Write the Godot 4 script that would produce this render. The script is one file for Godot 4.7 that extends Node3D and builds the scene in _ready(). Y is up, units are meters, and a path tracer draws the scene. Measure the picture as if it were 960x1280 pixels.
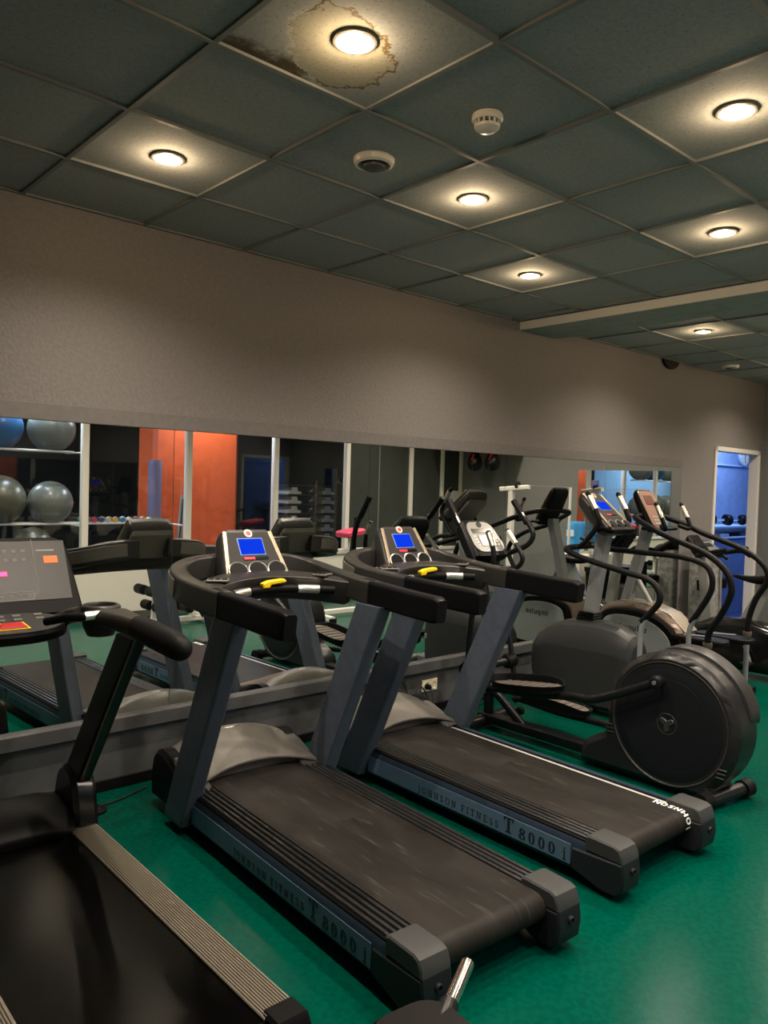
extends Node3D
# A gym: treadmills and ellipticals in front of a mirrored wall. The mirror wall is the plane z = 0, x runs along it, y is up.

const H := 1.63            # height of the lens
const CEIL := 2.944
const X0 := -1.206         # left end of the room
const X1 := 9.5            # end wall
const ZP := 4.75           # glazed partition opposite the mirror
const DOOR_L := 8.29
const DOOR_R := 9.42
const DOOR_H := 2.155

var M := {}
var names := {}

# ---------------------------------------------------------------- mesh collector
class G:
	var P := PackedVector3Array()
	var I := PackedInt32Array()
	func tri(a: int, b: int, c: int) -> void:
		I.append(a); I.append(b); I.append(c)
	func quad(a: int, b: int, c: int, d: int) -> void:
		tri(a, b, c); tri(a, c, d)
	func fix(s: int) -> void:
		var vol := 0.0
		var o := P[I[s]]
		for k in range(s, I.size(), 3):
			vol += (P[I[k]] - o).dot((P[I[k + 1]] - o).cross(P[I[k + 2]] - o))
		if vol > 0.0:
			for k in range(s, I.size(), 3):
				var t := I[k + 1]
				I[k + 1] = I[k + 2]
				I[k + 2] = t
	# rings of equal length, skinned; ends capped with fans
	func loft(rings: Array, cap := true, loop := false) -> G:
		var s := I.size()
		var base := P.size()
		var n: int = rings[0].size()
		for r in rings:
			for p in r:
				P.append(p)
		var m := rings.size()
		for i in (m if loop else m - 1):
			for j in n:
				var a := base + i * n + j
				var b := base + i * n + (j + 1) % n
				var c := base + ((i + 1) % m) * n + (j + 1) % n
				var d := base + ((i + 1) % m) * n + j
				quad(a, b, c, d)
		if cap and not loop:
			for e in [0, m - 1]:
				var mid := Vector3.ZERO
				for j in n:
					mid += P[base + e * n + j]
				var q := P.size()
				P.append(mid / n)
				for j in n:
					var a: int = base + e * n + j
					var b: int = base + e * n + (j + 1) % n
					if e == 0:
						tri(q, b, a)
					else:
						tri(q, a, b)
		fix(s)
		return self
	func box(c: Vector3, size: Vector3, ch := 0.0, b := Basis.IDENTITY) -> G:
		var h := size * 0.5
		if ch <= 0.0:
			var rings := []
			for y in [-h.y, h.y]:
				rings.append(PackedVector3Array([c + b * Vector3(-h.x, y, -h.z), c + b * Vector3(h.x, y, -h.z), c + b * Vector3(h.x, y, h.z), c + b * Vector3(-h.x, y, h.z)]))
			return loft(rings)
		var rr := []
		var k: float = min(ch, min(h.x, min(h.y, h.z)) * 0.98)
		for lv in [[-h.y, k], [-h.y + k, 0.0], [h.y - k, 0.0], [h.y, k]]:
			var i: float = lv[1]
			var x := h.x - i
			var z := h.z - i
			var e := k - i if i < k else 0.0
			var y: float = lv[0]
			var pts := PackedVector3Array()
			for q in [[-x + e, -z], [x - e, -z], [x, -z + e], [x, z - e], [x - e, z], [-x + e, z], [-x, z - e], [-x, -z + e]]:
				pts.append(c + b * Vector3(q[0], y, q[1]))
			rr.append(pts)
		return loft(rr)
	# a 2D outline pushed along an axis. ax 0: outline (z, y) along x; 1: outline (x, z) along y; 2: outline (x, y) along z
	func prism(poly: PackedVector2Array, ax: int, a: float, b: float, ch := 0.0) -> G:
		var s := I.size()
		var n := poly.size()
		var inner := G.inset(poly, ch) if ch > 0.0 else poly
		var lv := [[a, inner], [a + ch, poly], [b - ch, poly], [b, inner]] if ch > 0.0 else [[a, poly], [b, poly]]
		var base := P.size()
		for l in lv:
			for q in l[1]:
				P.append(G.up3(q, ax, l[0]))
		for i in lv.size() - 1:
			for j in n:
				quad(base + i * n + j, base + i * n + (j + 1) % n, base + (i + 1) * n + (j + 1) % n, base + (i + 1) * n + j)
		var t := Geometry2D.triangulate_polygon(inner)
		if t.is_empty():
			t = Geometry2D.triangulate_polygon(poly)
		var area := 0.0
		for j in n:
			area += poly[j].cross(poly[(j + 1) % n])
		var top := base + (lv.size() - 1) * n
		for k in range(0, t.size(), 3):
			var ar := (poly[t[k + 1]] - poly[t[k]]).cross(poly[t[k + 2]] - poly[t[k]])
			var u := t[k + 1]
			var w := t[k + 2]
			if ar * area < 0.0:
				u = t[k + 2]
				w = t[k + 1]
			tri(top + t[k], top + u, top + w)
			tri(base + t[k], base + w, base + u)
		fix(s)
		return self
	static func up3(q: Vector2, ax: int, d: float) -> Vector3:
		return Vector3(d, q.y, q.x) if ax == 0 else (Vector3(q.x, d, q.y) if ax == 1 else Vector3(q.x, q.y, d))
	static func inset(poly: PackedVector2Array, d: float) -> PackedVector2Array:
		var n := poly.size()
		var area := 0.0
		for j in n:
			area += poly[j].cross(poly[(j + 1) % n])
		var sg := 1.0 if area > 0.0 else -1.0
		var out := PackedVector2Array()
		for j in n:
			var e1 := (poly[j] - poly[(j + n - 1) % n]).normalized()
			var e2 := (poly[(j + 1) % n] - poly[j]).normalized()
			var n1 := Vector2(-e1.y, e1.x) * sg
			var n2 := Vector2(-e2.y, e2.x) * sg
			var m := n1 + n2
			var l := m.length_squared()
			out.append(poly[j] + (m * (2.0 * d / l) if l > 0.5 else n1 * d))
		return out
	func frames(pts: Array, up := Vector3.ZERO) -> Array:
		var out := []
		var n := pts.size()
		var prev := Vector3.ZERO
		for i in n:
			var t: Vector3 = (pts[min(i + 1, n - 1)] - pts[max(i - 1, 0)]).normalized()
			var side: Vector3
			if up != Vector3.ZERO:
				side = t.cross(up)
				side = prev if side.length() < 0.05 else side.normalized()
			else:
				if i == 0:
					prev = Vector3.UP if abs(t.y) < 0.9 else Vector3.RIGHT
				side = (prev - t * prev.dot(t)).normalized()
			prev = side
			out.append([side, side.cross(t).normalized()])
		return out
	# round tube along points; rad is a number or one number for each point; round: domed ends
	func tube(pts: Array, rad, seg := 10, dome := false) -> G:
		var fr := frames(pts)
		var rings := []
		var n := pts.size()
		for i in n:
			var r: float = rad[i] if rad is Array else rad
			var t: Vector3 = (pts[min(i + 1, n - 1)] - pts[max(i - 1, 0)]).normalized()
			if dome and i == 0:
				for q in [[1.0, 0.3], [0.75, 0.72], [0.35, 0.94]]:
					rings.append(ring(pts[0] - t * r * q[0], fr[0], r * q[1], seg))
			rings.append(ring(pts[i], fr[i], r, seg))
			if dome and i == n - 1:
				for q in [[0.35, 0.94], [0.75, 0.72], [1.0, 0.3]]:
					rings.append(ring(pts[i] + t * r * q[0], fr[i], r * q[1], seg))
		return loft(rings)
	func ring(c: Vector3, f: Array, r: float, seg: int) -> PackedVector3Array:
		var out := PackedVector3Array()
		for k in seg:
			var a := TAU * k / seg
			out.append(c + (f[0] * cos(a) + f[1] * sin(a)) * r)
		return out
	# section (Vector2 list: across, up) along points
	func sweep(pts: Array, sec: PackedVector2Array, up := Vector3.UP, scl := []) -> G:
		var fr := frames(pts, up)
		var rings := []
		for i in pts.size():
			var s: Vector2 = scl[i] if scl.size() > 0 else Vector2.ONE
			var r := PackedVector3Array()
			for q in sec:
				r.append(pts[i] + fr[i][0] * q.x * s.x + fr[i][1] * q.y * s.y)
			rings.append(r)
		return loft(rings)
	# profile of (radius, height) turned about the y axis of xf
	func lathe(prof: Array, seg := 20, xf := Transform3D.IDENTITY) -> G:
		var rings := []
		for q in prof:
			var r := PackedVector3Array()
			for k in seg:
				var a := TAU * k / seg
				r.append(xf * Vector3(max(q.x, 0.0004) * cos(a), q.y, max(q.x, 0.0004) * sin(a)))
			rings.append(r)
		return loft(rings)
	func ball(c: Vector3, r: Vector3, seg := 16, b := Basis.IDENTITY) -> G:
		var rings := []
		var n := seg / 2
		for i in range(0, n + 1):
			var t := PI * i / n
			var rr := PackedVector3Array()
			for k in seg:
				var a := TAU * k / seg
				rr.append(c + b * Vector3(r.x * max(sin(t), 0.004) * cos(a), -r.y * cos(t), r.z * max(sin(t), 0.004) * sin(a)))
			rings.append(rr)
		return loft(rings)
	func finish(crease := 40.0) -> ArrayMesh:
		var nt := I.size() / 3
		var fn := PackedVector3Array()
		fn.resize(nt)
		var ids := {}
		var vid := PackedInt32Array()
		vid.resize(P.size())
		for i in P.size():
			var key := Vector3i((P[i] * 20000.0).round())
			if not ids.has(key):
				ids[key] = ids.size()
			vid[i] = ids[key]
		var at := []
		at.resize(ids.size())
		for i in at.size():
			at[i] = PackedInt32Array()
		for t in nt:
			var a := P[I[t * 3]]
			fn[t] = (P[I[t * 3 + 2]] - a).cross(P[I[t * 3 + 1]] - a)
			for k in 3:
				at[vid[I[t * 3 + k]]].append(t)
		var un := PackedVector3Array()
		un.resize(nt)
		for t in nt:
			un[t] = fn[t].normalized()
		var cc := cos(deg_to_rad(crease))
		var vs := PackedVector3Array()
		var ns := PackedVector3Array()
		for t in nt:
			if fn[t].length_squared() < 1e-18:
				continue
			for k in 3:
				var v := I[t * 3 + k]
				var s := Vector3.ZERO
				for q in at[vid[v]]:
					if un[q].dot(un[t]) > cc:
						s += fn[q]
				vs.append(P[v])
				ns.append(s.normalized() if s.length_squared() > 1e-20 else un[t])
		var arr := []
		arr.resize(Mesh.ARRAY_MAX)
		arr[Mesh.ARRAY_VERTEX] = vs
		arr[Mesh.ARRAY_NORMAL] = ns
		var me := ArrayMesh.new()
		me.add_surface_from_arrays(Mesh.PRIMITIVE_TRIANGLES, arr)
		return me

# ---------------------------------------------------------------- curves and outlines
func smooth(ctrl: Array, n := 6) -> Array:
	var out := []
	var m := ctrl.size()
	for i in m - 1:
		var p0: Vector3 = ctrl[max(i - 1, 0)]
		var p1: Vector3 = ctrl[i]
		var p2: Vector3 = ctrl[i + 1]
		var p3: Vector3 = ctrl[min(i + 2, m - 1)]
		for k in n:
			out.append(p1.cubic_interpolate(p2, p0, p3, float(k) / n))
	out.append(ctrl[m - 1])
	return out

func smooth2(ctrl: Array, n := 5, loop := false) -> PackedVector2Array:
	var out := PackedVector2Array()
	var m := ctrl.size()
	for i in (m if loop else m - 1):
		var p0: Vector2 = ctrl[(i + m - 1) % m] if loop else ctrl[max(i - 1, 0)]
		var p1: Vector2 = ctrl[i]
		var p2: Vector2 = ctrl[(i + 1) % m]
		var p3: Vector2 = ctrl[(i + 2) % m] if loop else ctrl[min(i + 2, m - 1)]
		for k in n:
			out.append(p1.cubic_interpolate(p2, p0, p3, float(k) / n))
	if not loop:
		out.append(ctrl[m - 1])
	return out

# bend: straight runs with rounded corners of radius r
func bend(ctrl: Array, r: float, n := 6) -> Array:
	var out := [ctrl[0]]
	for i in range(1, ctrl.size() - 1):
		var a: Vector3 = ctrl[i - 1]
		var b: Vector3 = ctrl[i]
		var c: Vector3 = ctrl[i + 1]
		var d: float = min(r, min(a.distance_to(b), b.distance_to(c)) * 0.48)
		var s := b + (a - b).normalized() * d
		var e := b + (c - b).normalized() * d
		for k in n + 1:
			var t := float(k) / n
			out.append(s.lerp(b, t).lerp(b.lerp(e, t), t))
	out.append(ctrl[ctrl.size() - 1])
	return out

func rsec(w: float, h: float, r: float, n := 3) -> PackedVector2Array:
	var out := PackedVector2Array()
	for c in [[1, 1, 0.0], [-1, 1, 90.0], [-1, -1, 180.0], [1, -1, 270.0]]:
		for k in n + 1:
			var a := deg_to_rad(c[2] + 90.0 * k / n)
			out.append(Vector2(c[0] * (w * 0.5 - r) + r * cos(a), c[1] * (h * 0.5 - r) + r * sin(a)))
	return out

func pv(flat: Array) -> PackedVector2Array:
	var out := PackedVector2Array()
	for k in range(0, flat.size(), 2):
		out.append(Vector2(flat[k], flat[k + 1]))
	return out

func v3(flat: Array) -> Array:
	var out := []
	for k in range(0, flat.size(), 3):
		out.append(Vector3(flat[k], flat[k + 1], flat[k + 2]))
	return out

func circ(c: Vector2, r: float, n := 24) -> PackedVector2Array:
	var out := PackedVector2Array()
	for k in n:
		out.append(c + Vector2(cos(TAU * k / n), sin(TAU * k / n)) * r)
	return out

# ---------------------------------------------------------------- nodes
func numbered(called: String) -> String:
	var n: int = names.get(called, 0)
	names[called] = n + 1
	return called if n == 0 else "%s_%03d" % [called, n]

func thing(called: String, label: String, category: String, at := Vector3.ZERO, turn := 0.0, group := "") -> Node3D:
	var o := Node3D.new()
	o.name = numbered(called)
	add_child(o)
	o.position = at
	o.rotation.y = turn
	tag(o, label, category, group)
	return o

func tag(o: Node, label: String, category: String, group := "") -> void:
	o.set_meta("label", label)
	o.set_meta("category", category)
	if group != "":
		o.set_meta("group", group)

func copy(o: Node3D, called: String, label: String, at: Vector3, turn := 0.0) -> Node3D:
	var c: Node3D = o.duplicate()
	c.name = numbered(called)
	add_child(c)
	c.position = at
	c.rotation.y = turn
	c.set_meta("label", label)
	return c

func mesh(called: String, me: Mesh, mat: Material, parent: Node) -> MeshInstance3D:
	var o := MeshInstance3D.new()
	o.name = called
	o.mesh = me
	o.material_override = mat
	o.cast_shadow = GeometryInstance3D.SHADOW_CASTING_SETTING_ON
	parent.add_child(o, true)
	return o

func part(called: String, g: G, mat: Material, parent: Node, crease := 40.0) -> MeshInstance3D:
	return mesh(called, g.finish(crease), mat, parent)

func alone(called: String, g: G, mat: Material, label: String, category: String, group := "", crease := 40.0) -> MeshInstance3D:
	var o := part(numbered(called), g, mat, self, crease)
	tag(o, label, category, group)
	return o

func struct(called: String, g: G, mat: Material, parent: Node = self) -> MeshInstance3D:
	var o := part(called, g, mat, parent, 30.0)
	if parent == self:
		o.set_meta("kind", "structure")
	return o

# flat lettering: lies in the plane of b.x (reading direction) and b.y (up)
func lettering(txt: String, size: float, at: Vector3, b: Basis, mat: Material, parent: Node, serif := false, bold := false, called := "lettering") -> MeshInstance3D:
	var t := TextMesh.new()
	var f := SystemFont.new()
	f.font_names = PackedStringArray(["Droid Serif" if serif else "Droid Sans"])
	f.font_weight = 700 if bold else 400
	t.font = f
	t.text = txt
	t.font_size = 32
	t.pixel_size = size / 32.0
	t.depth = 0.0012
	t.curve_step = 2.0
	var o := mesh(called, t, mat, parent)
	o.transform = Transform3D(b, at)
	return o

# ---------------------------------------------------------------- materials
func std(c: Color, rough := 0.5, metal := 0.0) -> StandardMaterial3D:
	var m := StandardMaterial3D.new()
	m.albedo_color = c
	m.roughness = rough
	m.metallic = metal
	return m

func c8(r: int, g: int, b: int) -> Color:
	return Color(r / 255.0, g / 255.0, b / 255.0)

func dull(m: StandardMaterial3D, k := 0.25) -> StandardMaterial3D:
	m.metallic_specular = k
	return m

func glow(c: Color, e: float) -> StandardMaterial3D:
	var m := std(c, 0.4)
	m.emission_enabled = true
	m.emission = c
	m.emission_energy_multiplier = e
	return m

func noise(seed_: int, freq: float, oct := 4, kind := FastNoiseLite.TYPE_SIMPLEX_SMOOTH) -> FastNoiseLite:
	var n := FastNoiseLite.new()
	n.seed = seed_
	n.noise_type = kind
	n.frequency = freq
	n.fractal_octaves = oct
	return n

func noise_tex(n: FastNoiseLite, size: int, ramp: Array = []) -> NoiseTexture2D:
	var t := NoiseTexture2D.new()
	t.width = size
	t.height = size
	t.seamless = true
	t.noise = n
	if ramp.size() > 0:
		var g := Gradient.new()
		g.offsets = PackedFloat32Array(ramp[0])
		g.colors = PackedColorArray(ramp[1])
		t.color_ramp = g
	return t

func grain(m: StandardMaterial3D, tex: Texture2D, scale: float, world := true) -> StandardMaterial3D:
	m.albedo_texture = tex
	m.uv1_triplanar = true
	m.uv1_world_triplanar = world
	m.uv1_scale = Vector3.ONE * scale
	return m

func relief(m: StandardMaterial3D, tex: Texture2D, scale: float, cm: float, world := true) -> StandardMaterial3D:
	m.heightmap_enabled = true
	m.heightmap_texture = tex
	m.heightmap_scale = cm
	m.uv1_triplanar = true
	m.uv1_world_triplanar = world
	m.uv1_scale = Vector3.ONE * scale
	return m

func img(w: int, h: int, f: Callable) -> ImageTexture:
	var i := Image.create(w, h, false, Image.FORMAT_RGB8)
	for y in h:
		for x in w:
			i.set_pixel(x, y, f.call(x, y))
	return ImageTexture.create_from_image(i)

# mineral-fibre ceiling tile: pale board with short dark fissures; the marks are scattered at random
func tile_tex(stained: bool) -> ImageTexture:
	var S := 512
	var rng := RandomNumberGenerator.new()
	rng.seed = 77
	var i := Image.create(S, S, false, Image.FORMAT_RGB8)
	var n := noise(5, 0.05, 3)
	var ns := noise(9, 0.012, 4)
	var nf := noise(3, 0.05, 3)
	var mark := pv([102, 333, 230, 338, 338, 292, 410, 230, 425, 128, 394, 41, 338, 20, 195, 67, 120, 150, 97, 225, 102, 333])
	for y in S:
		for x in S:
			var k := 0.97 + 0.05 * n.get_noise_2d(x, y)
			var c := Color(0.62 * k, 0.635 * k, 0.63 * k)
			if stained:
				# water mark round the lamp: yellowed inside, brown rim on one side, grime along the near edge
				var p := Vector2(x, y) + Vector2(ns.get_noise_2d(x, y), ns.get_noise_2d(y + 700, x)) * 26.0 + Vector2(nf.get_noise_2d(x, y), nf.get_noise_2d(y + 90, x)) * 12.0
				var inside := Geometry2D.is_point_in_polygon(p, mark)
				var d := 1e9
				for mi in mark.size() - 1:
					d = minf(d, Geometry2D.get_closest_point_to_segment(p, mark[mi], mark[mi + 1]).distance_to(p))
				if inside:
					c = c.lerp(Color(0.60, 0.54, 0.34), 0.30)
				var edge := clampf(1.0 - d / (7.0 + 5.0 * absf(nf.get_noise_2d(y, x))), 0.0, 1.0)
				if x > 95 and (y > 190 or x > 300):
					c = c.lerp(Color(0.30, 0.20, 0.05), edge * 0.8)
				elif edge > 0.2 and nf.get_noise_2d(x * 6.0, y * 6.0) > 0.12:
					c = c.lerp(Color(0.86, 0.86, 0.82), 0.7)
				if not inside:
					var g := (70.0 + 60.0 * ns.get_noise_2d(x * 0.6, y * 0.6 + 300) - y * 0.9 - maxf(0.0, x - 250.0) * 0.9) / 60.0
					c = c.lerp(Color(0.22, 0.17, 0.09), clampf(g + 0.25 * nf.get_noise_2d(x, y), 0.0, 0.78))
			i.set_pixel(x, y, c)
	for k in 520:
		var p := Vector2(rng.randf() * S, rng.randf() * S)
		var d := Vector2.from_angle(rng.randf() * TAU)
		var l := rng.randf_range(0.5, 5.0)
		var s := 0.0
		while s < l:
			var q := p + d * s
			i.set_pixel(int(q.x) % S, int(q.y) % S, Color(0.16, 0.16, 0.15))
			if rng.randf() < 0.4:
				i.set_pixel(int(q.x + 1) % S, int(q.y) % S, Color(0.30, 0.30, 0.28))
			s += 1.0
	return ImageTexture.create_from_image(i)

func belt_tex(sd: int) -> ImageTexture:
	var S := 512
	var n := noise(sd, 0.006, 4)
	var f := noise(sd + 1, 0.35, 2)
	var st := noise(sd + 2, 0.03, 3)
	return img(S, S, func(x: int, y: int) -> Color:
		# v runs along the belt: scuffs are drawn out that way
		var k := 0.80 + 0.20 * f.get_noise_2d(x, y) + 0.25 * n.get_noise_2d(x * 1.0, y * 0.5)
		var s := clampf((st.get_noise_2d(x * 2.2, y * 0.22) - 0.22) * 2.6, 0.0, 1.0) * clampf(n.get_noise_2d(x + 900, y) * 3.0 + 0.2, 0.0, 1.0)
		return Color(0.205 * k, 0.192 * k, 0.178 * k).lerp(Color(0.46, 0.45, 0.42), s * 0.34))

func materials() -> void:
	var fine := noise_tex(noise(11, 0.09, 4), 512)
	var chip := noise_tex(noise(21, 0.06, 4), 512)
	var skin := noise_tex(noise(31, 0.25, 2), 256)
	var patch := noise_tex(noise(41, 0.012, 5), 512, [[0.25, 0.5, 0.75], [Color(0.94, 0.94, 0.94), Color(0.98, 0.98, 0.98), Color(1, 1, 1)]])
	var faint := noise_tex(noise(45, 0.05, 4), 512, [[0.3, 0.7], [Color(0.955, 0.955, 0.955), Color(1, 1, 1)]])
	var spots := noise_tex(noise(43, 0.02, 5), 512, [[0.3, 0.55, 0.68, 0.8], [Color(0.90, 0.92, 0.91), Color(0.97, 0.98, 0.98), Color(1, 1, 1), Color(1.0, 1.0, 0.98)]])
	M.wall = relief(grain(std(c8(122, 118, 115), 0.62), faint, 1.3), chip, 1.3, 0.22)
	M.wall_smooth = grain(std(c8(112, 109, 107), 0.55), faint, 0.7)
	M.wall_low = relief(grain(std(c8(78, 79, 80), 0.6), patch, 0.9), fine, 1.5, 0.08)
	M.wall_end = relief(grain(std(c8(110, 111, 108), 0.62), faint, 1.3), chip, 1.3, 0.12)
	var fm := grain(std(c8(0, 68, 54), 0.16), spots, 2.6)
	dull(fm, 0.18)
	fm.heightmap_enabled = true
	fm.heightmap_texture = noise_tex(noise(13, 0.035, 5), 1024)
	fm.heightmap_scale = 0.035
	M.floor = fm
	M.mirror = std(Color(0.90, 0.915, 0.90), 0.0, 1.0)
	M.mirror_edge = std(c8(60, 66, 64), 0.2)
	M.ledge = grain(std(c8(82, 82, 82), 0.45), patch, 1.2)
	M.tile = std(Color(1, 1, 1), 0.9)
	M.tile.albedo_texture = tile_tex(false)
	M.tile.uv1_triplanar = true
	M.tile.uv1_scale = Vector3.ONE * 1.667
	M.tile.uv1_offset = Vector3(0.5, 0.5, 0.5)
	M.tile_stained = std(Color(1, 1, 1), 0.9)
	M.tile_stained.albedo_texture = tile_tex(true)
	M.tile_stained.uv1_triplanar = true
	M.tile_stained.uv1_scale = Vector3.ONE * 1.667
	M.tile_stained.uv1_offset = Vector3(0.5, 0.5, 0.5)
	M.tbar = std(c8(122, 124, 122), 0.6)
	M.white_paint = std(c8(218, 214, 205), 0.4)
	M.white_plastic = std(c8(224, 218, 206), 0.35)
	M.lamp_ring = std(c8(150, 140, 132), 0.35, 0.3)
	M.bulb = glow(Color(1.0, 0.90, 0.74), 24.0)
	M.socket = std(c8(235, 226, 196), 0.4)
	M.black = dull(relief(std(c8(15, 15, 16), 0.42), skin, 6.0, 0.02, false), 0.22)
	M.black_gloss = std(c8(16, 16, 17), 0.18)
	M.black_rubber = dull(std(c8(15, 15, 15), 0.55))
	M.black_metal = dull(std(c8(18, 19, 21), 0.30), 0.4)
	M.cord = std(c8(16, 16, 16), 0.5)
	M.steel_blue = dull(grain(std(c8(80, 88, 101), 0.36, 0.1), patch, 2.0, false), 0.3)
	M.steel_side = dull(grain(std(c8(46, 58, 72), 0.38, 0.1), patch, 2.0, false), 0.3)
	M.decal = std(c8(86, 106, 130), 0.42, 0.15)
	M.ink = std(c8(22, 26, 32), 0.5)
	M.ink_grey = std(c8(150, 148, 140), 0.5)
	M.hood = relief(grain(std(c8(104, 100, 93), 0.40), patch, 2.0, false), skin, 8.0, 0.02, false)
	M.hood_rim = relief(std(c8(80, 79, 77), 0.42), skin, 8.0, 0.02, false)
	M.cap_grey = dull(relief(std(c8(56, 57, 57), 0.42), skin, 8.0, 0.02, false), 0.3)
	M.cap_dark = dull(relief(std(c8(32, 34, 37), 0.42), skin, 8.0, 0.02, false), 0.3)
	M.console = dull(relief(std(c8(44, 43, 41), 0.38), skin, 8.0, 0.02, false), 0.45)
	M.console_face = dull(std(c8(52, 51, 50), 0.45))
	M.console_back = relief(std(c8(92, 89, 82), 0.45), skin, 8.0, 0.03, false)  # on head and arm backs, paler to put mirror-bounced light into the colour
	M.champagne = std(c8(170, 155, 130), 0.32, 0.5)
	M.silver = std(c8(186, 184, 178), 0.28, 0.8)
	M.silver_paint = std(c8(142, 142, 138), 0.38, 0.35)
	M.chrome = std(c8(220, 218, 212), 0.10, 1.0)
	M.grip_steel = std(c8(228, 222, 210), 0.22, 0.9)
	M.lcd = dull(glow(c8(6, 58, 236), 0.95), 0.05)
	M.lcd.albedo_color = c8(4, 10, 40)
	M.lcd.roughness = 0.9
	M.lcd_frame = std(c8(120, 150, 205), 0.3)
	M.led_red = glow(c8(232, 24, 52), 0.8)
	M.led_pink = glow(c8(255, 40, 120), 1.6)
	M.orange_print = std(c8(236, 110, 30), 0.5)
	M.red_button = std(c8(178, 26, 30), 0.35)
	M.yellow = std(c8(238, 196, 10), 0.4)
	M.badge_white = std(c8(226, 214, 200), 0.35)
	M.badge_red = std(c8(206, 64, 44), 0.4)
	M.green_print = std(c8(60, 150, 110), 0.5)
	M.rib = dull(std(c8(16, 16, 17), 0.32), 0.6)
	M.key_faint = std(c8(92, 90, 86), 0.5)
	M.belt = dull(std(Color(0.86, 0.86, 0.86), 0.48), 0.22)
	M.belt.albedo_texture = belt_tex(51)
	M.belt.uv1_triplanar = true
	M.belt.uv1_scale = Vector3(1.1, 1.1, 0.9)
	M.belt_black = dull(std(c8(58, 58, 60), 0.22), 0.16)
	M.belt_black.albedo_texture = belt_tex(61)
	M.belt_black.uv1_triplanar = true
	M.belt_black.uv1_scale = Vector3(1.1, 1.1, 0.9)
	M.rail_silver = std(c8(150, 142, 128), 0.36, 0.6)
	M.graphite = dull(relief(std(c8(42, 44, 44), 0.38), skin, 7.0, 0.03, false), 0.4)
	M.graphite_light = dull(relief(std(c8(46, 45, 44), 0.36), skin, 7.0, 0.03, false), 0.4)
	M.fly = dull(relief(std(c8(30, 30, 31), 0.32), skin, 9.0, 0.02, false), 0.4)
	M.fly_disc = dull(relief(std(c8(24, 26, 29), 0.36), skin, 9.0, 0.02, false), 0.25)
	M.post_grey = std(c8(138, 141, 143), 0.34, 0.35)
	M.panel_grey = std(c8(146, 152, 150), 0.40, 0.1)
	M.bronze = std(c8(118, 104, 92), 0.32, 0.5)
	M.tread = std(c8(90, 82, 74), 0.6)
	M.foam = dull(std(c8(14, 14, 15), 0.5), 0.3)
	M.leather = dull(relief(std(c8(18, 16, 15), 0.40), skin, 5.0, 0.03, false), 0.2)
	M.column = grain(std(c8(150, 150, 146), 0.45, 0.2), noise_tex(noise(71, 0.02, 5), 256, [[0.3, 0.6], [Color(0.80, 0.80, 0.79), Color(1, 1, 1)]]), 2.5, false)
	M.studio_black = dull(std(c8(9, 9, 10), 0.4), 0.2)
	M.studio_blue = std(c8(150, 186, 220), 0.5)
	M.orange_wall = grain(std(c8(206, 82, 34), 0.5), patch, 0.8)
	M.lilac = std(c8(104, 94, 120), 0.6)
	M.screen_panel = grain(std(c8(58, 62, 58), 0.32), patch, 0.7)
	M.glass = std(Color(0.25, 0.30, 0.30, 0.02), 0.02)
	M.glass.transparency = BaseMaterial3D.TRANSPARENCY_ALPHA
	M.ball_grey = std(c8(104, 106, 98), 0.30)
	M.ball_dark = std(c8(80, 80, 66), 0.30)
	M.ball_blue = std(c8(16, 80, 130), 0.32)
	M.step_black = dull(std(c8(20, 21, 22), 0.8), 0.15)
	M.step_grey = std(c8(128, 128, 124), 0.6)
	M.blue_wall = grain(std(c8(120, 144, 192), 0.6), patch, 0.8)
	M.blue_pale = std(c8(150, 180, 220), 0.5)
	M.blue_floor = std(c8(52, 62, 110), 0.4)
	M.water = std(Color(0.20, 0.52, 0.85, 0.35), 0.05)
	M.water.transparency = BaseMaterial3D.TRANSPARENCY_ALPHA
	M.bottle_blue = std(c8(70, 150, 214), 0.12)
	M.bottle_label = std(c8(190, 214, 232), 0.4)
	M.pink = std(c8(206, 60, 90), 0.45)
	M.red_paint = std(c8(176, 34, 32), 0.4)
	M.tape = std(c8(168, 166, 160), 0.6)
	M.paper = std(c8(222, 224, 220), 0.7)
	M.ceil_green = grain(std(c8(150, 158, 150), 0.7), patch, 0.9)
	M.concrete = std(c8(120, 120, 118), 0.9)

# ---------------------------------------------------------------- camera, air, exposure
func view() -> void:
	var cam := Camera3D.new()
	cam.name = "camera"
	cam.fov = 66.25
	cam.near = 0.05
	cam.far = 60.0
	cam.rotation_order = EULER_ORDER_YXZ
	cam.rotation = Vector3(deg_to_rad(-1.9716), deg_to_rad(-41.951), deg_to_rad(1.695))
	cam.position = Vector3(0, H, 3.934)
	add_child(cam)
	cam.current = true
	var we := WorldEnvironment.new()
	var e := Environment.new()
	e.background_mode = Environment.BG_COLOR
	e.background_color = Color(0.02, 0.022, 0.025)
	e.tonemap_mode = Environment.TONE_MAPPER_LINEAR
	e.tonemap_exposure = 1.0
	e.sdfgi_enabled = true
	e.ssao_enabled = true
	e.ssil_enabled = true
	we.environment = e
	add_child(we)

const LAMP_SPOT := 3.3
const LAMP_OMNI := 0.12

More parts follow.
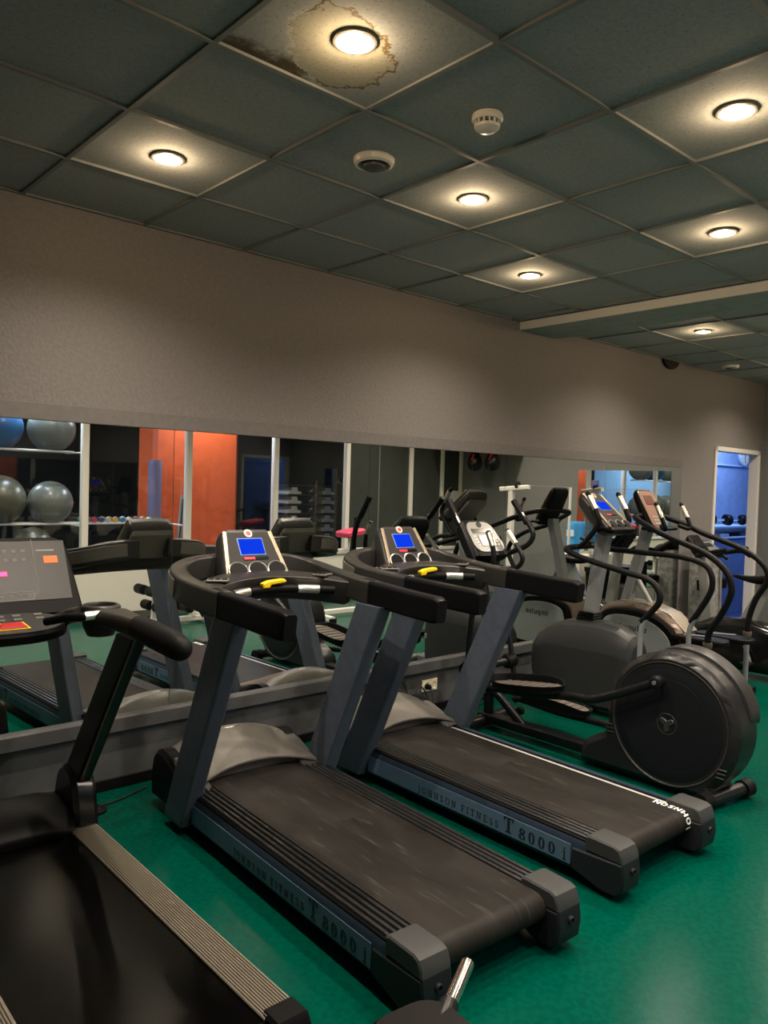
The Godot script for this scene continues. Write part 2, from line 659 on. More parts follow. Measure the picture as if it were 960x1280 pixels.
func downlight(at: Vector3, label: String) -> void:
	var t := thing("downlight", label, "ceiling lamp", at, 0.0, "recessed ceiling lamps")
	var ring := G.new()
	ring.lathe([Vector2(0.050, 0.03), Vector2(0.053, -0.002), Vector2(0.058, -0.007), Vector2(0.066, -0.005), Vector2(0.067, 0.002), Vector2(0.060, 0.03)], 28)
	part("trim_ring", ring, M.lamp_ring, t)
	var b := G.new()
	b.lathe([Vector2(0.0, -0.014), Vector2(0.020, -0.0125), Vector2(0.036, -0.008), Vector2(0.045, 0.002), Vector2(0.047, 0.012), Vector2(0.040, 0.028), Vector2(0.0, 0.03)], 24)
	part("bulb", b, M.bulb, t)
	var s := SpotLight3D.new()
	s.name = "beam"
	s.light_color = Color(1.0, 0.94, 0.87)
	s.light_energy = LAMP_SPOT
	s.spot_range = 14.0
	s.spot_angle = 72.0
	s.spot_angle_attenuation = 0.9
	s.light_size = 0.022
	s.shadow_enabled = true
	s.rotation.x = -PI / 2
	s.position = Vector3(0, -0.018, 0)
	t.add_child(s)
	var o := OmniLight3D.new()
	o.name = "spill"
	o.light_color = Color(1.0, 0.86, 0.68)
	o.light_energy = LAMP_OMNI
	o.omni_range = 14.0
	o.omni_attenuation = 2.0
	o.light_size = 0.03
	o.shadow_enabled = true
	o.position = Vector3(0, -0.032, 0)
	t.add_child(o)

func lamps() -> Array:
	var out := []
	for i in [0, 2, 4]:
		for j in ([0, 2, 4] if i % 4 == 0 else [1, 3, 5]):
			out.append(Vector2(1.494 + 0.6 * i, 0.881 + 0.6 * j))
	for m in 3:
		for j in ([0, 2, 4] if m % 2 == 0 else [1, 3, 5]):
			out.append(Vector2(6.15 + 1.2 * m, 0.881 + 0.6 * j))
	return out

# ---------------------------------------------------------------- the room
func room() -> void:
	var W := X1 - X0
	# floor slab
	struct("floor", G.new().box(Vector3((X0 + X1) / 2, -0.05, ZP / 2 - 0.02), Vector3(W + 0.4, 0.1, ZP + 0.14)), M.floor)
	# mirror wall with the doorway
	var wl := Node3D.new()
	wl.name = "wall_mirror_side"
	wl.set_meta("kind", "structure")
	add_child(wl)
	var t := 0.09
	var g := G.new()
	g.box(Vector3((X0 + DOOR_L) / 2, 1.62, -t / 2), Vector3(DOOR_L - X0, 2.64, t))
	g.box(Vector3((DOOR_L + DOOR_R) / 2, (DOOR_H + CEIL) / 2, -t / 2), Vector3(DOOR_R - DOOR_L, CEIL - DOOR_H, t))
	g.box(Vector3((DOOR_R + X1) / 2, 1.47, -t / 2), Vector3(X1 - DOOR_R, CEIL, t))
	part("plaster", g, M.wall, wl)
	part("dado", G.new().box(Vector3((X0 + DOOR_L) / 2, 0.15, -t / 2), Vector3(DOOR_L - X0, 0.30, t)), M.wall_low, wl)
	struct("baseboard_mirror_side", G.new().box(Vector3((X0 + DOOR_L) / 2, 0.03, 0.006), Vector3(DOOR_L - X0, 0.06, 0.012), 0.003), M.black_rubber)
	# ledge under the mirror
	var lg := G.new()
	lg.prism(pv([0.0, 0.308, 0.035, 0.308, 0.038, 0.312, 0.038, 0.378, 0.032, 0.388, 0.0, 0.392]), 0, X0, 7.64)
	struct("trim_1", lg, M.ledge)
	struct("trim_4", G.new().box(Vector3((X0 + 7.59) / 2, 1.935, 0.004), Vector3(7.59 - X0, 0.082, 0.008), 0.002), M.wall_smooth)
	var half := PackedVector2Array()
	for k in 13:
		half.append(Vector2(0.15 * cos(PI + PI * k / 12.0), 0.085 * sin(PI + PI * k / 12.0)))
	var hv := alone("wall_vent", G.new().prism(half, 2, 0.0, 0.03, 0.006), M.black, "small dark half-round cover on the wall just under the ceiling", "vent")
	hv.position = Vector3(7.25, CEIL - 0.008, 0.0)
	# mirror in panes
	var mr := Node3D.new()
	mr.name = numbered("wall_mirror")
	add_child(mr)
	tag(mr, "long frameless mirror in tall panes along the grey wall behind the treadmills", "mirror")
	var xs := [7.59, 6.19, 4.79, 3.39, 1.99, 0.59, -0.81]
	for k in xs.size() - 1:
		part("pane", G.new().box(Vector3((xs[k] + xs[k + 1]) / 2, (0.392 + 1.892) / 2, 0.005), Vector3(xs[k] - xs[k + 1] - 0.003, 1.5, 0.006), 0.0), M.mirror, mr)
	# other walls
	struct("wall_left", G.new().box(Vector3(X0 - 0.1, CEIL / 2, ZP / 2), Vector3(0.2, CEIL + 0.2, ZP + 0.4)), M.wall)
	struct("wall_end", G.new().box(Vector3(X1 + 0.1, CEIL / 2, ZP / 2 + 0.055), Vector3(0.2, CEIL + 0.2, ZP + 0.29)), M.wall_end)
	var em := Node3D.new()
	em.name = numbered("end_wall_mirror")
	add_child(em)
	tag(em, "frameless mirror on the end wall reflecting the glazed partition", "mirror")
	part("pane", G.new().box(Vector3(X1 - 0.005, 1.16, 1.84), Vector3(0.006, 1.52, 1.40)), M.mirror, em)
	# door frame
	var df := Node3D.new()
	df.name = "door_1"
	df.set_meta("kind", "structure")
	add_child(df)
	part("jamb", G.new().box(Vector3(DOOR_L + 0.02, DOOR_H / 2, -0.038), Vector3(0.05, DOOR_H, 0.115), 0.004), M.white_paint, df)
	part("jamb", G.new().box(Vector3(DOOR_R - 0.02, DOOR_H / 2, -0.038), Vector3(0.05, DOOR_H, 0.115), 0.004), M.white_paint, df)
	part("head", G.new().box(Vector3((DOOR_L + DOOR_R) / 2, DOOR_H - 0.025, -0.038), Vector3(DOOR_R - DOOR_L + 0.01, 0.05, 0.115), 0.004), M.white_paint, df)
	ceiling()

func ceiling() -> void:
	var ce := Node3D.new()
	ce.name = "ceiling"
	ce.set_meta("kind", "structure")
	add_child(ce)
	part("slab", G.new().box(Vector3((X0 + X1) / 2, CEIL + 0.16, ZP / 2), Vector3(X1 - X0 + 0.4, 0.1, ZP + 0.4)), M.concrete, ce)
	var lm := lamps()
	var rng := RandomNumberGenerator.new()
	rng.seed = 4
	var xa := []
	for i in range(-4, 7):
		xa.append(1.194 + 0.6 * i)
	xa.append(4.92)
	var xb := [5.40]
	for i in 7:
		xb.append(5.85 + 0.6 * i)
	var zs := [0.0]
	for j in 7:
		zs.append(0.581 + 0.6 * j)
	zs.append(ZP)
	# boards: full ones share a mesh; those with a lamp have a round opening
	var full := tile_mesh(0.594, 0.594, false)
	var holed := tile_mesh(0.594, 0.594, true)
	for run in [xa, xb]:
		for i in run.size() - 1:
			for j in zs.size() - 1:
				var w: float = run[i + 1] - run[i]
				var d: float = zs[j + 1] - zs[j]
				if w < 0.02 or d < 0.02:
					continue
				var c := Vector3((run[i] + run[i + 1]) / 2, CEIL + 0.004 + rng.randf_range(-0.002, 0.002), (zs[j] + zs[j + 1]) / 2)
				var has := false
				for l in lm:
					if absf(l.x - c.x) < 0.1 and absf(l.y - c.z) < 0.1:
						has = true
				for l in [Vector2(2.094, 1.481), Vector2(7.95, 0.29)]:
					if absf(l.x - c.x) < 0.3 and absf(l.y - c.z) < 0.3:
						has = true
				var me: Mesh = full
				if absf(w - 0.6) > 0.005 or absf(d - 0.6) > 0.005:
					me = tile_mesh(w - 0.006, d - 0.006, has)
				elif has:
					me = holed
				var st := absf(c.x - 1.494) < 0.05 and absf(c.z - 2.081) < 0.05
				var o := mesh("ceiling_tile", me, M.tile_stained if st else M.tile, ce)
				o.position = c
				o.rotation = Vector3(rng.randf_range(-0.003, 0.003), 0, rng.randf_range(-0.003, 0.003))
				if st:
					o.set_meta("label", "water-stained ceiling tile with a brown-edged mark")
				elif not has:
					o.rotation.y = (PI / 2) * rng.randi_range(0, 3) if me == full else 0.0
	# bars of the grid: a flat flange under the edges of the boards
	for run in [xa, xb]:
		for x in run:
			var k: float = clampf(x, X0 + 0.013, X1 - 0.013)
			part("grid_bar", G.new().prism(pv([k - 0.009, CEIL + 0.02, k - 0.009, CEIL - 0.006, k + 0.009, CEIL - 0.006, k + 0.009, CEIL + 0.02]), 2, 0.0, ZP), M.tbar, ce)
		for z in zs:
			var k: float = clampf(z, 0.012, ZP - 0.012)
			part("grid_bar", G.new().prism(pv([k - 0.009, CEIL + 0.02, k - 0.009, CEIL - 0.0065, k + 0.009, CEIL - 0.0065, k + 0.009, CEIL + 0.02]), 0, run[0], run[run.size() - 1]), M.tbar, ce)
			# prism along x takes (z, y)
	# dropped boxing across the ceiling
	var bm := Node3D.new()
	bm.name = "trim_2"
	bm.set_meta("kind", "structure")
	add_child(bm)
	part("soffit", G.new().box(Vector3(5.16, CEIL - 0.02, ZP / 2), Vector3(0.47, 0.09, ZP)), M.ceil_green, bm)
	part("edge_strip", G.new().box(Vector3(4.918, CEIL - 0.026, ZP / 2), Vector3(0.014, 0.082, ZP), 0.002), M.white_paint, bm)
	# fittings
	var k := 0
	for l in lm:
		downlight(Vector3(l.x, CEIL, l.y), lamp_label(l))
		k += 1
	var sd := thing("smoke_detector", "white slotted smoke detector on a plain ceiling tile", "smoke detector", Vector3(2.13, CEIL, 2.05))
	part("base", G.new().lathe([Vector2(0.0, 0.004), Vector2(0.054, 0.004), Vector2(0.056, -0.012), Vector2(0.050, -0.020), Vector2(0, -0.020)], 28), M.white_plastic, sd)
	part("chamber", G.new().lathe([Vector2(0.0, -0.018), Vector2(0.022, -0.018), Vector2(0.022, -0.036), Vector2(0, -0.036)], 20), M.hood_rim, sd)
	for q in 14:
		var a := TAU * q / 14
		part("rib", G.new().box(Vector3(cos(a) * 0.043, -0.028, sin(a) * 0.043), Vector3(0.006, 0.020, 0.006), 0.0, Basis(Vector3.UP, -a)), M.white_plastic, sd)
	part("cap", G.new().lathe([Vector2(0.0, -0.034), Vector2(0.046, -0.034), Vector2(0.044, -0.042), Vector2(0.030, -0.052), Vector2(0.012, -0.057), Vector2(0, -0.0575)], 28), M.white_plastic, sd)
	air_vent("white ring air valve with a grey disc on a ceiling tile near the stained tile", Vector3(2.094, CEIL, 1.481), 0.082)
	air_vent("small white air valve far off near the end of the ceiling", Vector3(7.95, CEIL, 0.29), 0.082)

func air_vent(label: String, at: Vector3, r: float) -> void:
	var t := thing("air_valve", label, "air vent", at, 0.0, "round air valves in the ceiling")
	part("collar", G.new().lathe([Vector2(r * 0.74, 0.03), Vector2(r * 0.76, -0.016), Vector2(r * 0.82, -0.026), Vector2(r * 0.96, -0.020), Vector2(r * 1.02, -0.006), Vector2(r * 1.02, 0.001), Vector2(r * 0.9, 0.03)], 32), M.white_plastic, t)
	part("duct", G.new().lathe([Vector2(r * 0.70, 0.0), Vector2(r * 0.70, 0.098), Vector2(0, 0.098), Vector2(0, 0.102), Vector2(r * 0.74, 0.102), Vector2(r * 0.74, 0.0)], 24), M.silver_paint, t)
	part("disc", G.new().lathe([Vector2(0, -0.010), Vector2(r * 0.46, -0.010), Vector2(r * 0.56, -0.018), Vector2(r * 0.54, -0.034), Vector2(r * 0.3, -0.040), Vector2(0, -0.041)], 32), M.hood_rim, t)
	part("spindle", G.new().tube(v3([0, -0.012, 0, 0, 0.098, 0]), 0.005, 8), M.silver, t)

func lamp_label(l: Vector2) -> String:
	var what := {
		Vector2(0, 2): "round recessed lamp in the water-stained ceiling tile",
		Vector2(0, 0): "round recessed lamp in the tile nearest the wall above the first treadmill consoles",
		Vector2(2, 1): "round recessed lamp beside the ring-shaped air valve",
		Vector2(4, 0): "round recessed lamp just before the dropped ceiling boxing, by the wall",
		Vector2(2, 3): "round recessed lamp beyond the smoke detector, at the upper edge of the view",
		Vector2(4, 2): "round recessed lamp before the dropped boxing, away from the wall",
	}
	for key in what:
		if absf(l.x - 1.494 - 0.6 * key.x) < 0.05 and absf(l.y - 0.881 - 0.6 * key.y) < 0.05:
			return what[key]
	if absf(l.x - 6.15) < 0.05 and l.y < 1.0:
		return "round recessed lamp beyond the dropped ceiling boxing"
	return "round recessed ceiling lamp out of view over the open gym floor"

func tile_mesh(w: float, d: float, hole: bool) -> ArrayMesh:
	var g := G.new()
	if not hole:
		g.box(Vector3(0, 0.008, 0), Vector3(w, 0.016, d), 0.002)
		return g.finish(30.0)
	# a board with a round opening: square outline to circle, in matching steps
	var n := 32
	var rings := []
	for lv in [[0.0, 1.0], [0.0, 0.0], [0.016, 0.0], [0.016, 1.0]]:
		var r := PackedVector3Array()
		for k in n:
			var a := TAU * (k + 0.5) / n
			var q := Vector2(cos(a), sin(a))
			var sq := q / maxf(absf(q.x), absf(q.y))
			# put corners on the square's corners
			if k % 8 == 3 or k % 8 == 4:
				pass
			var p := Vector2(sq.x * w / 2, sq.y * d / 2) if lv[1] > 0.5 else q * 0.060
			if lv[1] > 0.5 and k % 8 == 3:
				p = Vector2(signf(sq.x) * w / 2, signf(sq.y) * d / 2)
			r.append(Vector3(p.x, lv[0], p.y))
		rings.append(r)
	g.loft(rings, false, true)
	return g.finish(30.0)

# ---------------------------------------------------------------- console heads
# a wedge-shaped head whose face runs from bot to top (points in the x = 0 plane); n points to the user
func face_basis(bot: Vector3, top: Vector3) -> Basis:
	var u := (top - bot).normalized()
	var x := Vector3.RIGHT
	return Basis(x, u, x.cross(u).normalized())

func head_shell(bot: Vector3, top: Vector3, wb: float, wt: float, depth: float, r := 0.03) -> G:
	var b := face_basis(bot, top)
	var rings := []
	for q in [[-0.03, 0.80, 0.62], [0.0, 0.96, 0.9], [0.05, 1.0, 1.0], [0.5, 1.0, 1.0], [0.86, 1.0, 0.86], [0.95, 0.97, 0.7], [1.0, 0.86, 0.42]]:
		var t: float = q[0]
		var c := bot.lerp(top, t)
		var w: float = lerpf(wb, wt, clampf(t, 0.0, 1.0)) * q[1]
		var d: float = depth * q[2]
		var ring := PackedVector3Array()
		for p in rsec(w, d, minf(r, minf(w, d) * 0.45), 3):
			ring.append(c + b.x * p.x + b.z * (p.y - d * 0.5 - (depth - d) * 0.0))
		rings.append(ring)
	return G.new().loft(rings)

# a flat plate on the face: u along x, t along the face from 0 to 1 (centre), size in metres
func plate(parent: Node, called: String, bot: Vector3, top: Vector3, u: float, t: float, w: float, h: float, mat: Material, lift := 0.002, ch := 0.0015, thick := 0.004) -> MeshInstance3D:
	var b := face_basis(bot, top)
	var c := bot.lerp(top, t) + b.x * u + b.z * lift
	return part(called, G.new().box(c, Vector3(w, h, thick), ch, b), mat, parent)

func dial_ring(parent: Node, bot: Vector3, top: Vector3, u: float, t: float, r: float, mat: Material) -> void:
	var b := face_basis(bot, top)
	var c := bot.lerp(top, t) + b.x * u + b.z * 0.012
	var pts := []
	for k in 13:
		var a := PI * (k / 12.0 * 1.16 - 0.08)
		pts.append(c + b.x * cos(a) * r + b.y * sin(a) * r * 0.9)
	var o := part("dial_rim", G.new().tube(pts, 0.0045, 6), mat, parent)
	part("dial_cup", G.new().lathe([Vector2(0, 0.006), Vector2(r * 0.84, 0.006), Vector2(r * 0.92, -0.012), Vector2(0, -0.012)], 20, Transform3D(b * Basis(Vector3.RIGHT, PI / 2), c - b.z * 0.002)), M.black, o)

func t8000_head(parent: Node, bot: Vector3, top: Vector3, wb: float, wt: float) -> void:
	var h := part("console_head", head_shell(bot, top, wb, wt, 0.10), M.console, parent)
	var b := face_basis(bot, top)
	var len := bot.distance_to(top)
	# face plate between two champagne side strips
	var fp := G.new()
	var rings := []
	for t in [0.03, 0.93]:
		var c := bot.lerp(top, t)
		var w: float = lerpf(wb, wt, t) * 0.80
		var ring := PackedVector3Array()
		for q in [[-w / 2, 0.0], [w / 2, 0.0], [w / 2, 0.005], [-w / 2, 0.005]]:
			ring.append(c + b.x * q[0] + b.z * q[1])
		rings.append(ring)
	part("face_plate", fp.loft(rings), M.console_face, h)
	for s in [-1, 1]:
		var st := G.new()
		var pr := []
		for t in [0.0, 0.3, 0.7, 0.95]:
			var c: Vector3 = bot.lerp(top, t) + b.x * s * lerpf(wb, wt, t) * 0.435 + b.z * 0.003
			pr.append(c)
		st.sweep(smooth(pr, 3), rsec(0.022, 0.008, 0.003, 2), b.z)
		part("side_strip", st, M.champagne, h)
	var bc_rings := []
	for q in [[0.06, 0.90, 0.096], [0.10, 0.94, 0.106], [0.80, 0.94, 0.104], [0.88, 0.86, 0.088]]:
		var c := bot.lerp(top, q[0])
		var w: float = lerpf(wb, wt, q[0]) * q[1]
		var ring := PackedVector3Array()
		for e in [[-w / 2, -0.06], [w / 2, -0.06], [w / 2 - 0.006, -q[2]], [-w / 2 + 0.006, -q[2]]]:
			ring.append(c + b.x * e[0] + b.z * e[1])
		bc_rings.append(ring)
	part("bounce_lit_back", G.new().loft(bc_rings), M.console_back, h, 30.0)  # added plate; its paler grey stands in for lamp light off the mirror
	plate(h, "display_frame", bot, top, 0.0, 0.60, 0.142, 0.094, M.lcd_frame, 0.006)
	plate(h, "display", bot, top, 0.0, 0.60, 0.133, 0.085, M.lcd, 0.0085)
	plate(h, "indicator_slot", bot, top, 0.01, 0.335, 0.14, 0.018, M.black_gloss, 0.006)
	plate(h, "indicator_light", bot, top, -0.028, 0.335, 0.062, 0.013, M.led_red, 0.008)
	var bc := bot.lerp(top, 0.90) + b.z * 0.006
	var bx := Transform3D(b * Basis(Vector3.RIGHT, PI / 2), bc)
	var em := part("emblem", G.new().lathe([Vector2(0, 0.004), Vector2(0.022, 0.004), Vector2(0.024, -0.003), Vector2(0, -0.003)], 24, bx), M.badge_white, h)
	part("emblem_mark", G.new().lathe([Vector2(0, 0.006), Vector2(0.013, 0.006), Vector2(0.014, 0.003), Vector2(0, 0.003)], 6, bx), M.badge_red, em)
	for k in 3:
		dial_ring(h, bot, top, (k - 1) * wb * 0.29, 0.06, wb * 0.135, M.silver)

# ---------------------------------------------------------------- treadmill with blue-grey posts
func make_t8000() -> Node3D:
	var t := thing("treadmill", "", "treadmill", Vector3.ZERO, 0.0, "blue-grey treadmills facing the mirror")
	# running deck
	part("deck_base", G.new().box(Vector3(0, 0.115, 0.02), Vector3(0.68, 0.11, 1.66), 0.01), M.black, t)
	var bo := PackedVector2Array()
	for k in 9:
		var a := deg_to_rad(90 - 22.5 * k)
		bo.append(Vector2(0.865 + 0.052 * cos(a), 0.150 + 0.052 * sin(a)))
	for k in 5:
		var a := deg_to_rad(-90 - 45 * k)
		bo.append(Vector2(-0.74 + 0.052 * cos(a), 0.150 + 0.052 * sin(a)))
	part("running_belt", G.new().prism(bo, 0, -0.250, 0.250), M.belt, t, 50.0)
	for s in [-1, 1]:
		# side frame, decal, step rail
		var o := pv([0.330, 0.050, 0.360, 0.052, 0.372, 0.075, 0.376, 0.12, 0.373, 0.165, 0.364, 0.186, 0.330, 0.188])
		if s < 0:
			for k in o.size():
				o[k].x = -o[k].x
		part("side_frame", G.new().prism(o, 2, -0.72, 0.80), M.steel_side, t)
		part("decal", G.new().box(Vector3(s * 0.3755, 0.117, 0.06), Vector3(0.003, 0.086, 1.32), 0.001), M.decal, t)
		var lb := Basis(Vector3(0, 0, -s), Vector3.UP, Vector3(s, 0, 0))
		var lx: float = s * 0.3778
		lettering("J O H N S O N   F I T N E S S", 0.042, Vector3(lx, 0.104, 0.065 if s < 0 else 0.13), lb, M.ink, t, true)
		lettering("T", 0.092, Vector3(lx, 0.120, 0.388 if s < 0 else -0.22), lb, M.ink, t, true, true)
		lettering("8 0 0 0", 0.066, Vector3(lx, 0.108, 0.545 if s < 0 else -0.38), lb, M.ink, t, true, true)
		lettering("i", 0.066, Vector3(lx, 0.106, 0.690 if s < 0 else -0.53), lb, M.ink, t, true)
		part("step_rail", G.new().box(Vector3(s * 0.308, 0.186, 0.05), Vector3(0.112, 0.022, 1.50), 0.004), M.black, t)
		var rb := G.new()
		for k in 4:
			var rx: float = s * (0.267 + 0.0265 * k)
			rb.prism(pv([rx - 0.0105, 0.196, rx - 0.0095, 0.2015, rx - 0.006, 0.2052, rx, 0.2065, rx + 0.006, 0.2052, rx + 0.0095, 0.2015, rx + 0.0105, 0.196]), 2, -0.69, 0.80)
		part("tread_ribs", rb, M.rib, t, 60.0)
		# end cap: pale top, dark foot
		var cp := pv([0.790, 0.160, 0.790, 0.218, 0.808, 0.226, 0.925, 0.224, 0.948, 0.214, 0.962, 0.185, 0.966, 0.160])
		var x0: float = min(s * 0.254, s * 0.378)
		var x1: float = max(s * 0.254, s * 0.378)
		part("end_cap", G.new().prism(cp, 0, x0, x1, 0.006), M.cap_grey, t)
		var ft := pv([0.725, 0.060, 0.725, 0.152, 0.966, 0.164, 0.974, 0.11, 0.965, 0.05, 0.94, 0.024, 0.87, 0.022, 0.80, 0.042])
		part("end_foot", G.new().prism(ft, 0, x0 - 0.002, x1 + 0.002, 0.008), M.cap_dark, t)
		part("adjuster_socket", G.new().lathe([Vector2(0.0085, -0.010), Vector2(0.0085, 0.006), Vector2(0.013, 0.006), Vector2(0.014, 0.004), Vector2(0.014, -0.010)], 16, Transform3D(Basis(Vector3.RIGHT, PI / 2), Vector3(s * 0.315, 0.125, 0.976))), M.cap_dark, t)
		# post: a leaning box section
		var rings := []
		for q in [[0.045, -0.738, 0.0], [0.06, -0.732, 1.0], [1.06, -0.268, 1.0]]:
			var ring := PackedVector3Array()
			for p in rsec(0.078 * (0.9 + 0.1 * q[2]), 0.192, 0.014, 3):
				ring.append(Vector3(s * 0.374 + p.x, q[0], q[1] + p.y))
			rings.append(ring)
		part("post", G.new().loft(rings), M.steel_blue, t)
		# shoulder between hood and step rail
		part("hood_shoulder", G.new().prism(pv([-0.98, 0.20, -0.94, 0.292, -0.84, 0.275, -0.62, 0.200]), 0, min(s * 0.252, s * 0.352), max(s * 0.252, s * 0.352), 0.012), M.hood_rim, t)
		# black pod at the front corner
		part("motor_pod", G.new().prism(smooth2([Vector2(-1.085, 0.045), Vector2(-1.09, 0.16), Vector2(-1.055, 0.27), Vector2(-0.97, 0.30), Vector2(-0.86, 0.27), Vector2(-0.72, 0.17), Vector2(-0.71, 0.045)], 4), 0, min(s * 0.28, s * 0.372), max(s * 0.28, s * 0.372), 0.02), M.black, t)
	# motor hood: arched across, running down to the belt
	var hr := []
	for k in 15:
		var u: float = -0.325 + 0.65 * k / 14.0
		var f := pow(absf(u) / 0.325, 2.2)
		var h := 0.358 - 0.075 * f
		var zr: float = -0.712 + 0.075 * f
		var yl := 0.262 - 0.042 * f
		var ring := PackedVector3Array()
		for q in [[-1.07, 0.05], [-1.09, 0.15], [-1.082, h * 0.72], [-1.062, h * 0.90], [-1.02, h * 0.985], [-0.98, h], [-0.93, h - 0.003], [-0.86, h - 0.028], [lerpf(-0.86, zr, 0.5), lerpf(h - 0.028, yl + 0.008, 0.48)], [zr - 0.01, yl + 0.006], [zr, yl], [zr, yl - 0.008], [zr - 0.03, yl - 0.012], [-0.80, 0.05]]:
			ring.append(Vector3(u, q[1], q[0]))
		hr.append(ring)
	part("motor_hood", G.new().loft(hr), M.hood, t, 50.0)
	part("hood_badge", G.new().ball(Vector3(0, 0.357, -0.975), Vector3(0.030, 0.005, 0.016), 16), M.silver, t)
	# handrails and the arms that carry the console
	for s in [-1, 1]:
		var hp := v3([s * 0.380, 1.092, 0.195, s * 0.381, 1.096, 0.165, s * 0.384, 1.10, 0.0, s * 0.392, 1.108, -0.20, s * 0.400, 1.115, -0.38])
		part("handrail", G.new().sweep(hp, rsec(0.070, 0.118, 0.018, 3), Vector3.UP, [Vector2(0.78, 0.84), Vector2.ONE, Vector2.ONE, Vector2.ONE, Vector2.ONE]), M.black, t)
		var ap := smooth(v3([s * 0.396, 1.112, -0.30, s * 0.408, 1.122, -0.50, s * 0.410, 1.138, -0.66, s * 0.375, 1.165, -0.80, s * 0.285, 1.192, -0.872, s * 0.17, 1.205, -0.885, s * 0.10, 1.21, -0.88]), 5)
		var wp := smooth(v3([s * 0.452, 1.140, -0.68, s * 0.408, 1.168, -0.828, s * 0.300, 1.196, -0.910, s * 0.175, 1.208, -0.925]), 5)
		part("bounce_lit_arm", G.new().sweep(wp, rsec(0.008, 0.074, 0.003, 2)), M.console_back, t, 50.0)  # added strip facing the mirror, bounced lamp light painted as pale grey
		part("console_arm", G.new().sweep(ap, rsec(0.080, 0.116, 0.014, 2)), M.console, t, 50.0)
	# dash across, arched
	var dr := []
	for k in 17:
		var u: float = -0.385 + 0.77 * k / 16.0
		var zc := -0.672 + 1.15 * u * u
		var yc := 1.182 - 0.22 * u * u
		var ring := PackedVector3Array()
		for q in [[-0.085, 0.012], [-0.02, 0.010], [0.045, 0.0], [0.055, -0.010], [0.050, -0.035], [0.020, -0.105], [-0.02, -0.125], [-0.07, -0.10], [-0.095, -0.03]]:
			ring.append(Vector3(u, yc + q[1], zc + q[0]))
		dr.append(ring)
	var dash := part("dash", G.new().loft(dr), M.console, t, 45.0)
	# pulse bar under the dash
	var bp := []
	for k in 21:
		var u: float = -0.30 + 0.60 * k / 20.0
		bp.append(Vector3(u, 1.118 - 0.12 * u * u, -0.585 + 1.05 * u * u))
	part("pulse_bar", G.new().tube(bp, 0.021, 12), M.black, t)
	for s in [-1, 1]:
		var sp := []
		for k in 6:
			var u: float = s * (0.135 + 0.10 * k / 5.0)
			sp.append(Vector3(u, 1.118 - 0.12 * u * u, -0.585 + 1.05 * u * u))
		part("pulse_sensor", G.new().tube(sp, 0.0225, 12), M.grip_steel, t)
	var key := part("safety_key", G.new().prism(pv([-0.062, 0.0, -0.066, 0.022, -0.03, 0.034, 0.05, 0.040, 0.062, 0.030, 0.058, 0.022, -0.02, 0.014, -0.03, 0.0]), 2, -0.018, 0.018, 0.004), M.yellow, t)
	key.position = Vector3(0.005, 1.128, -0.575)
	# keypads on the dash ends
	for s in [-1, 1]:
		var kb := Basis(Vector3.UP, s * 0.55)
		var kp := part("keypad", G.new().box(Vector3(s * 0.285, 1.177, -0.578), Vector3(0.10, 0.010, 0.070), 0.003, kb), M.console_back, dash)
		for r in 3:
			for c in 3:
				part("button", G.new().box(Vector3(s * 0.285, 1.183, -0.578) + kb * Vector3(-0.030 + 0.030 * c, 0, -0.021 + 0.021 * r), Vector3(0.021, 0.006, 0.013), 0.002, kb), M.black, kp)
		part("speed_switch", G.new().box(Vector3(s * 0.395, 1.166, -0.30), Vector3(0.034, 0.008, 0.065), 0.003), M.silver_paint, t)
	t8000_head(t, Vector3(0, 1.178, -0.715), Vector3(0, 1.385, -0.845), 0.37, 0.285)
	return t

